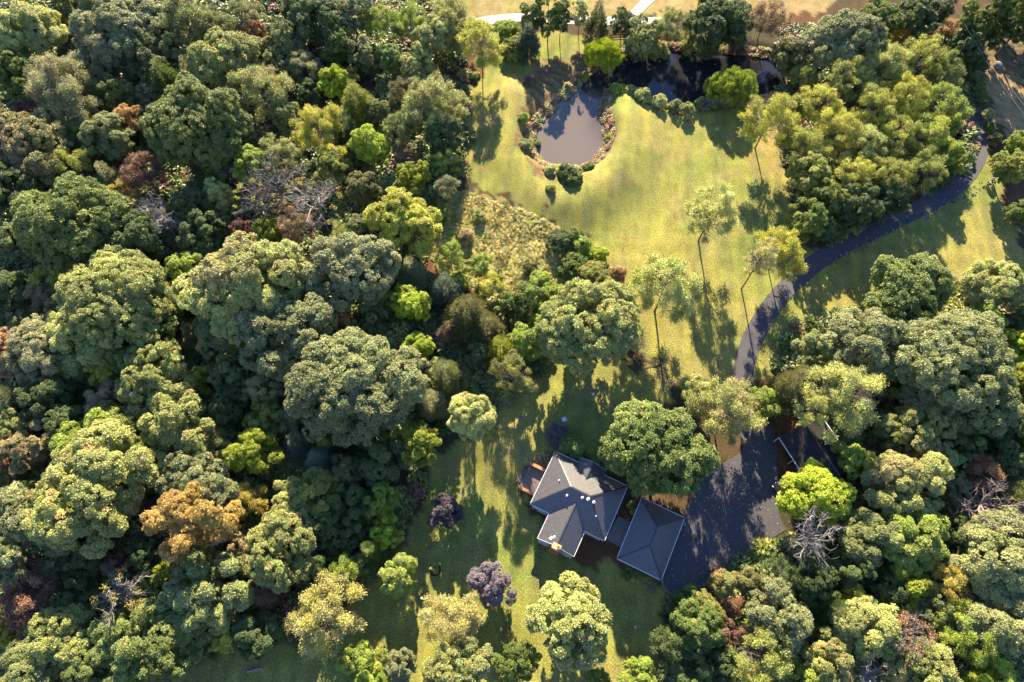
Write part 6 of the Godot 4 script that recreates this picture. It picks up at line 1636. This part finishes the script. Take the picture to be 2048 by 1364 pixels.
func cover(called: String, label: String, category: String, kind: String, regions: Array, count: int, size: Vector2, tones: Array, lift: float, squash := 1.0):
	var where := []
	var tint := PackedColorArray()
	var total := 0.0
	var boxes := []
	for ring in regions:
		var lo: Vector2 = ring[0]
		var hi: Vector2 = ring[0]
		for p in ring:
			lo = lo.min(p)
			hi = hi.max(p)
		boxes.append([lo, hi])
		total += (hi.x - lo.x) * (hi.y - lo.y)
	for i in regions.size():
		var lo: Vector2 = boxes[i][0]
		var hi: Vector2 = boxes[i][1]
		for n in int(count * (hi.x - lo.x) * (hi.y - lo.y) / total):
			var p := Vector2(rng.randf_range(lo.x, hi.x), rng.randf_range(lo.y, hi.y))
			if not Geometry2D.is_point_in_polygon(p, regions[i]):
				continue
			var d := from_pond(p)
			if d < 0.4:
				continue
			var s := rng.randf_range(size.x, size.y)
			var b := upright((Vector3.UP + rand_dir() * 0.2).normalized(), s, rng.randf() * TAU).scaled_local(Vector3(1, squash, 1))
			where.append(Transform3D(b, Vector3(p.x, ground_height(p.x, p.y) + lift * s, p.y)))
			var c: Color = palette[tones[rng.randi() % tones.size()]]
			var v := rng.randf_range(0.7, 1.25)
			tint.append(Color(c.r * v, c.g * v, c.b * v))
	var o := thing(called, label, category)
	o.set_meta("kind", "stuff")
	scatter(called + "_tufts", tufts[kind][0], mats.leaf, where, tint, o)


func make_small_things():
	rng.seed = 91
	post_box(Vector3(8.69, 1.90, -33.14), 1.2, 0.55, "white box on a post in the shade behind the house", "garden_box")
	post_box(Vector3(13.80, 1.90, -37.75), 0.9, 0.32, "small pale box in deep shade under the big lawn oak", "garden_box")
	var lid := tool()
	disc(lid, Vector3(0, -0.1, 0), 0.42, 0.22, 16)
	var ta := thing("tank_cover", "round pale grey tank cover on the lawn in front of the salmon-tipped tree", "cover", Vector3(1.61, 1.90, -33.87))
	built("lid", lid, mats.concrete, ta)
	var grip := tool()
	bar(grip, Vector3(-0.1, 0.15, 0), Vector3(0.1, 0.15, 0), 0.04, 0.05)
	built("handle", grip, mats.timber, ta)
	wood_post(Vector3(-13.79, 0.00, -5.47), "pale topped wooden post on the sunlit lawn strip beside the yellow-green tree")
	wood_post(Vector3(18.53, 0.04, -1.39), "weathered wooden post on shaded grass beside the big pale oak")
	var ringbed := tool()
	disc(ringbed, Vector3(0, -0.2, 0), 0.95, 0.26, 22)
	var bed := thing("mulch_bed", "round dark mulch bed with one young plant on the shaded lawn", "flower bed", Vector3(-12.09, 0.00, -9.62))
	built("mulch", ringbed, mats.mulch, bed)
	tree("sapling", "S", -12.1, -9.8, 0.7, 1.6, "palegreen", "palegreen", 0.0, "young plant growing in the round mulch bed", "shrub", "")
	var lg := thing("log", "pale bare log lying on the brown grass near the photo's bottom edge", "log", Vector3(-39.22, 0.15, 4.66))
	var lt := tool()
	tube(lt, [Vector3.ZERO, Vector3(1.11, 0.06, -0.23), Vector3(2.23, 0.02, -0.47)], 0.19, 0.13, 9)
	built("stem", lt, mats.pale_bark, lg)
	var ls := tool()
	tube(ls, [Vector3(1.22, 0.06, -0.26), Vector3(1.38, 0.35, -0.58)], 0.07, 0.04, 6)
	built("branch_stub", ls, mats.pale_bark, lg)
	timber_edge(Vector3(36.04, 1.90, -10.63), Vector3(38.29, 1.90, -12.72), "timber", "dark red timber beam edging the asphalt court beside the sunlit grass")
	timber_edge(Vector3(43.97, 1.90, -13.02), Vector3(45.09, 1.90, -14.08), "cedar_rail", "short orange timber beam lying beneath the white leafless tree")
	make_boulder(Vector3(105.59, 1.90, -113.55))
	power_line(Vector3(93.9, 11, -122.9), Vector3(100.7, 10, -93.1), "upper of two thin power lines crossing the dry field")
	power_line(Vector3(92.9, 11, -124.4), Vector3(99.3, 10, -93.0), "lower of two thin power lines crossing the dry field")
	make_car(Vector3(42.28, 1.97, -21.58), Vector3(45.42, 0, -23.36))
	rail_fence([Vector2(21.2, -124.0), Vector2(27.1, -124.6), Vector2(33.0, -123.7)], "brown wooden rail fence behind the vivid yellow willow")
	rail_fence([Vector2(58.1, -128.7), Vector2(63.0, -127.8)], "brown wooden rail fence under the bare limbs beyond the pond's far arm")
	stones([Vector2(59.7, -64.4), Vector2(64.0, -66.6), Vector2(69.3, -69.5), Vector2(74.8, -72.4), Vector2(80.3, -74.9), Vector2(84.8, -77.5)], 120)
	stones([Vector2(85.4, -78.0), Vector2(89.3, -79.4), Vector2(94.4, -81.8), Vector2(96.8, -84.3)], 70)
	for s in [[Vector2(10.4, -84.5), 1.9, 2.6, "bright", "vivid yellow bush at the tip of the pond's round end"], [Vector2(12.6, -84.8), 1.4, 2.2, "paleyellow", "pale yellow bush touching the water at the pond's round end"], [Vector2(11.2, -83.0), 2.3, 3.4, "darkgreen", "dark green bush in front of the vivid bush on the dam"], [Vector2(12.1, -81.8), 1.7, 2.6, "green", "mid green spiky bush lowest on the dam"], [Vector2(15.5, -85.7), 1.1, 1.7, "green", "small green bush alone on the dam crest, right of the round end"], [Vector2(2.9, -90.5), 1.7, 2.6, "greygreen", "grey-green bush on the dam's left bank"], [Vector2(5.2, -93.1), 0.9, 1.4, "freshgreen", "little green bush at the water's left edge"], [Vector2(20.2, -94.4), 0.9, 1.4, "bright", "little vivid bush on the right bank of the pond"], [Vector2(2.4, -97.6), 1.2, 2, "yellowgreen", "yellow-green bush at the upper left bank of the pond"], [Vector2(7.4, -84.5), 1.3, 1.7, "paleyellow", "low pale bush on the left shoulder of the dam"], [Vector2(22.6, -107.2), 1.6, 1.8, "yellowgreen", "low yellow-green bush at the neck of the pond spit"], [Vector2(25.5, -106.9), 1.5, 1.8, "paleyellow", "pale bush on the pond spit"], [Vector2(15.8, -111.5), 1.1, 1.7, "yellowgreen", "small bush above the narrow neck of the pond"], [Vector2(-8.0, -110.3), 0.9, 1.4, "yellowgreen", "little bush alone on the lawn edge below a yellow tree"], [Vector2(7.5, -79.4), 0.9, 1.3, "oliveyellow", "low olive bush at the foot of the dam"]]:
		tree("bush", "S", s[0].x, s[0].y, s[1], s[2], s[3], s[3], 0.0, s[4], "bush", "bushes around the pond")
	for s in [[Vector2(17.6, -8.8), 0.7, 0.9, "green", "small green foundation shrub at the garage's lower left corner"], [Vector2(19.2, -8.1), 0.6, 0.7, "palegreen", "small pale foundation shrub second along the garage's lower wall"], [Vector2(21.2, -7.0), 0.9, 0.9, "tan", "tan dried foundation plant near the garage's lowest corner"], [Vector2(19.1, -19.3), 0.7, 1, "oliveyellow", "yellowing shrub between house and garage near the gutters"], [Vector2(19.5, -18.1), 0.6, 0.8, "yellow", "little yellow plant by the garage's upper left gutter"]]:
		tree("foundation_shrub", "S", s[0].x, s[0].y, s[1], s[2], s[3], s[3], 0.0, s[4], "shrub", "foundation shrubs beside the garage")


func make_leaves(regions: Array, count: int):
	# fallen leaves lying on pavement and soil
	var st := tool()
	quad(st, Vector3(-0.5, 0, 0), Vector3(0, 0.1, -0.4), Vector3(0.5, 0, 0), Vector3(0, 0.02, 0.4))
	st.generate_normals()
	var m := st.commit()
	var where := []
	var tint := PackedColorArray()
	for ring in regions:
		var lo: Vector2 = ring[0]
		var hi: Vector2 = ring[0]
		for p in ring:
			lo = lo.min(p)
			hi = hi.max(p)
		for i in count / regions.size():
			var p := Vector2(rng.randf_range(lo.x, hi.x), rng.randf_range(lo.y, hi.y))
			if not Geometry2D.is_point_in_polygon(p, ring):
				continue
			where.append(Transform3D(upright((Vector3.UP + rand_dir() * 0.3).normalized(), rng.randf_range(0.1, 0.2), rng.randf() * TAU), Vector3(p.x, ground_height(p.x, p.y) + 0.1, p.y)))
			var c: Color = palette[["palegold", "tan", "salmon", "rust", "yellow", "tan"][rng.randi() % 6]]
			tint.append(c)
	var o := thing("fallen_leaves", "dry fallen leaves strewn over asphalt and soil", "leaves")
	o.set_meta("kind", "stuff")
	scatter("leaf_litter", m, mats.leaf, where, tint, o)


func post_box(at: Vector3, h: float, s: float, label: String, called: String):
	var o := thing(called, label, "box", at, 0.4)
	var p := tool()
	box(p, Vector3(-0.05, -0.3, -0.05), Vector3(0.05, h, 0.05))
	built("post", p, mats.weathered, o)
	var b := tool()
	box(b, Vector3(-s / 2, h, -s / 2), Vector3(s / 2, h + s * 0.7, s / 2))
	built("housing", b, mats.white_metal, o)
	var r := tool()
	bar(r, Vector3(-s * 0.65, h + s * 0.72, 0), Vector3(s * 0.65, h + s * 0.72, 0), s * 1.3, 0.05)
	built("lid", r, mats.white_trim, o)


func wood_post(at: Vector3, label: String):
	var o := thing("wooden_post", label, "post", at, 0.2)
	var p := tool()
	box(p, Vector3(-0.09, -0.3, -0.09), Vector3(0.09, 1.15, 0.09))
	built("shaft", p, mats.timber, o)
	var c := tool()
	box(c, Vector3(-0.17, 1.15, -0.17), Vector3(0.17, 1.22, 0.17))
	built("cap", c, mats.weathered, o)


func timber_edge(a: Vector3, b: Vector3, mat: String, label: String):
	var o := thing("timber_beam", label, "timber", a)
	var d := b - a
	for k in 2:
		var st := tool()
		bar(st, Vector3(0, 0.1 + k * 0.2, 0) + d * (0.03 * k), d * (1.0 - 0.04 * k) + Vector3(0, 0.1 + k * 0.2, 0), 0.28 - 0.02 * k, 0.19)
		built("sleeper", st, mats[mat], o)


func make_boulder(at: Vector3):
	var o := thing("boulder", "rounded pale lilac grey boulder in the dry field beneath the power lines", "boulder", at)
	var sm := SphereMesh.new()
	sm.radius = 0.85
	sm.height = 1.5
	sm.radial_segments = 24
	sm.rings = 14
	var arr := sm.get_mesh_arrays()
	var v: PackedVector3Array = arr[Mesh.ARRAY_VERTEX]
	for i in v.size():
		v[i] += v[i].normalized() * 0.16 * wobble.get_noise_3d(v[i].x * 9, v[i].y * 9, v[i].z * 9)
	arr[Mesh.ARRAY_VERTEX] = v
	arr[Mesh.ARRAY_NORMAL] = null
	var m := ArrayMesh.new()
	m.add_surface_from_arrays(Mesh.PRIMITIVE_TRIANGLES, arr)
	part("rock", m, mats.stone, o, Transform3D(Basis(), Vector3(0, 0.45, 0)))
	var chip := tool()
	tube(chip, [Vector3(0.85, -0.1, 0.4), Vector3(0.9, 0.12, 0.42), Vector3(0.92, 0.22, 0.43)], 0.3, 0.1, 7)
	built("stone", chip, mats.stone, o)


func power_line(a: Vector3, b: Vector3, label: String):
	var pts := []
	var d := b - a
	for i in 25:
		var t := -0.25 + i / 24.0 * 1.6
		pts.append(a + d * t + Vector3.DOWN * 0.8 * (1.0 - pow(2.0 * (t - 0.5), 2.0)))
	var st := tool()
	tube(st, pts, 0.022, 0.022, 5, false)
	var m := built("power_line", st, mats.wire, self)
	mark(m, label, "power line", "power lines over the dry field")


func make_car(nose: Vector3, tail: Vector3):
	var d := Vector3(tail.x - nose.x, 0, tail.z - nose.z).normalized()
	var o := thing("parked_car", "dark car with its nose poking out from under the vivid tree by the shed", "car", nose, atan2(d.x, d.z))
	# +z runs from nose to tail
	var prof := [Vector2(0.0, 0.35), Vector2(0.0, 0.72), Vector2(0.25, 0.86), Vector2(1.25, 0.98), Vector2(1.95, 1.42), Vector2(3.3, 1.45), Vector2(4.1, 1.02), Vector2(4.6, 0.95), Vector2(4.65, 0.4)]
	var st := tool()
	for i in prof.size() - 1:
		var a: Vector2 = prof[i]
		var b: Vector2 = prof[i + 1]
		var wa := 0.9 if a.y < 1.2 else 0.68
		var wb := 0.9 if b.y < 1.2 else 0.68
		quad(st, Vector3(-wa, a.y, a.x), Vector3(-wb, b.y, b.x), Vector3(wb, b.y, b.x), Vector3(wa, a.y, a.x))
		for s in [-1.0, 1.0]:
			var p := [Vector3(s * wa, a.y, a.x), Vector3(s * wb, b.y, b.x), Vector3(s * 0.9, minf(b.y, 0.9), b.x), Vector3(s * 0.9, minf(a.y, 0.9), a.x)]
			quad(st, p[0], p[1], p[2], p[3])
			quad(st, p[3], p[2], Vector3(s * 0.9, 0.3, b.x), Vector3(s * 0.9, 0.3, a.x))
	built("body", st, mats.car_paint, o)
	for s in [[1.32, 1.05, 1.92, 1.43], [3.35, 1.46, 4.0, 1.1]]:
		var g := tool()
		quad(g, Vector3(-0.72, s[1], s[0]), Vector3(-0.6, s[3], s[2]), Vector3(0.6, s[3], s[2]), Vector3(0.72, s[1], s[0]))
		var w := built("windscreen" if s[0] < 2 else "rear_window", g, mats.window_glass, o)
		w.position.y = 0.012
	for s in [-1, 1]:
		var l := tool()
		box(l, Vector3(s * 0.68 - 0.17, 0.62, -0.03), Vector3(s * 0.68 + 0.17, 0.76, 0.1))
		built("headlight", l, mats.lamp_lens, o)
		var mi := tool()
		box(mi, Vector3(s * 1.02 - 0.1, 0.98, 1.42), Vector3(s * 1.02 + 0.1, 1.12, 1.52))
		built("mirror", mi, mats.car_paint, o)
		var tr := tool()
		bar(tr, Vector3(s * 0.8, 0.97, 0.5), Vector3(s * 0.82, 1.02, 1.25), 0.05, 0.04)
		built("trim_strip", tr, mats.chrome, o)
		for z in [0.85, 3.75]:
			var t := tool()
			tube(t, [Vector3(s * 0.7, 0.32, z), Vector3(s * 0.93, 0.32, z)], 0.32, 0.32, 18)
			var wh := built("wheel", t, mats.rubber, o)
			var rim := tool()
			tube(rim, [Vector3(s * 0.9, 0.32, z), Vector3(s * 0.945, 0.32, z)], 0.2, 0.18, 14)
			built("rim", rim, mats.chrome, wh)


func rail_fence(pts: Array, label: String):
	var o := thing("rail_fence", label, "fence")
	for i in pts.size() - 1:
		var a: Vector2 = pts[i]
		var b: Vector2 = pts[i + 1]
		var n := int(a.distance_to(b) / 2.4)
		var last := Vector3.ZERO
		for k in n + 1:
			var p := a.lerp(b, float(k) / n)
			var q := Vector3(p.x, ground_height(p.x, p.y), p.y)
			if k < n or i == pts.size() - 2:
				var st := tool()
				box(st, q + Vector3(-0.07, -0.3, -0.07), q + Vector3(0.07, 1.3, 0.07))
				built("post", st, mats.timber, o)
			if k > 0:
				for y in [0.45, 0.8, 1.15]:
					var r := tool()
					bar(r, last + Vector3(0, y, 0.09), q + Vector3(0, y, 0.09), 0.05, 0.12)
					built("rail", r, mats.timber, o)
			last = q


func stones(pts: Array, count: int):
	# loose stones dumped along a ditch beside the drive
	var st := tool()
	tube(st, [Vector3(0, -0.3, 0), Vector3(0.05, 0.1, 0), Vector3(0.0, 0.4, 0.08)], 0.62, 0.28, 6)
	st.generate_normals()
	var m := st.commit()
	var line := smooth_line(pts, 0.4)
	var where := []
	var tint := PackedColorArray()
	for i in count:
		var p := line[rng.randi() % line.size()] + Vector3(rng.randfn(0, 0.45), 0, rng.randfn(0, 0.45))
		where.append(Transform3D(upright(rand_dir(), rng.randf_range(0.16, 0.42), rng.randf() * TAU), Vector3(p.x, ground_height(p.x, p.z) + 0.06, p.z)))
		var v := rng.randf_range(0.1, 0.34)
		tint.append(Color(v, v * 0.93, v * 0.9))
	var o := thing("rubble", "grey stones strewn in a ditch " + ("along the drive's outer bend" if count > 100 else "running across the grass strip"), "stones")
	o.set_meta("kind", "stuff")
	scatter("stone_heap", m, mats.leaf, where, tint, o)
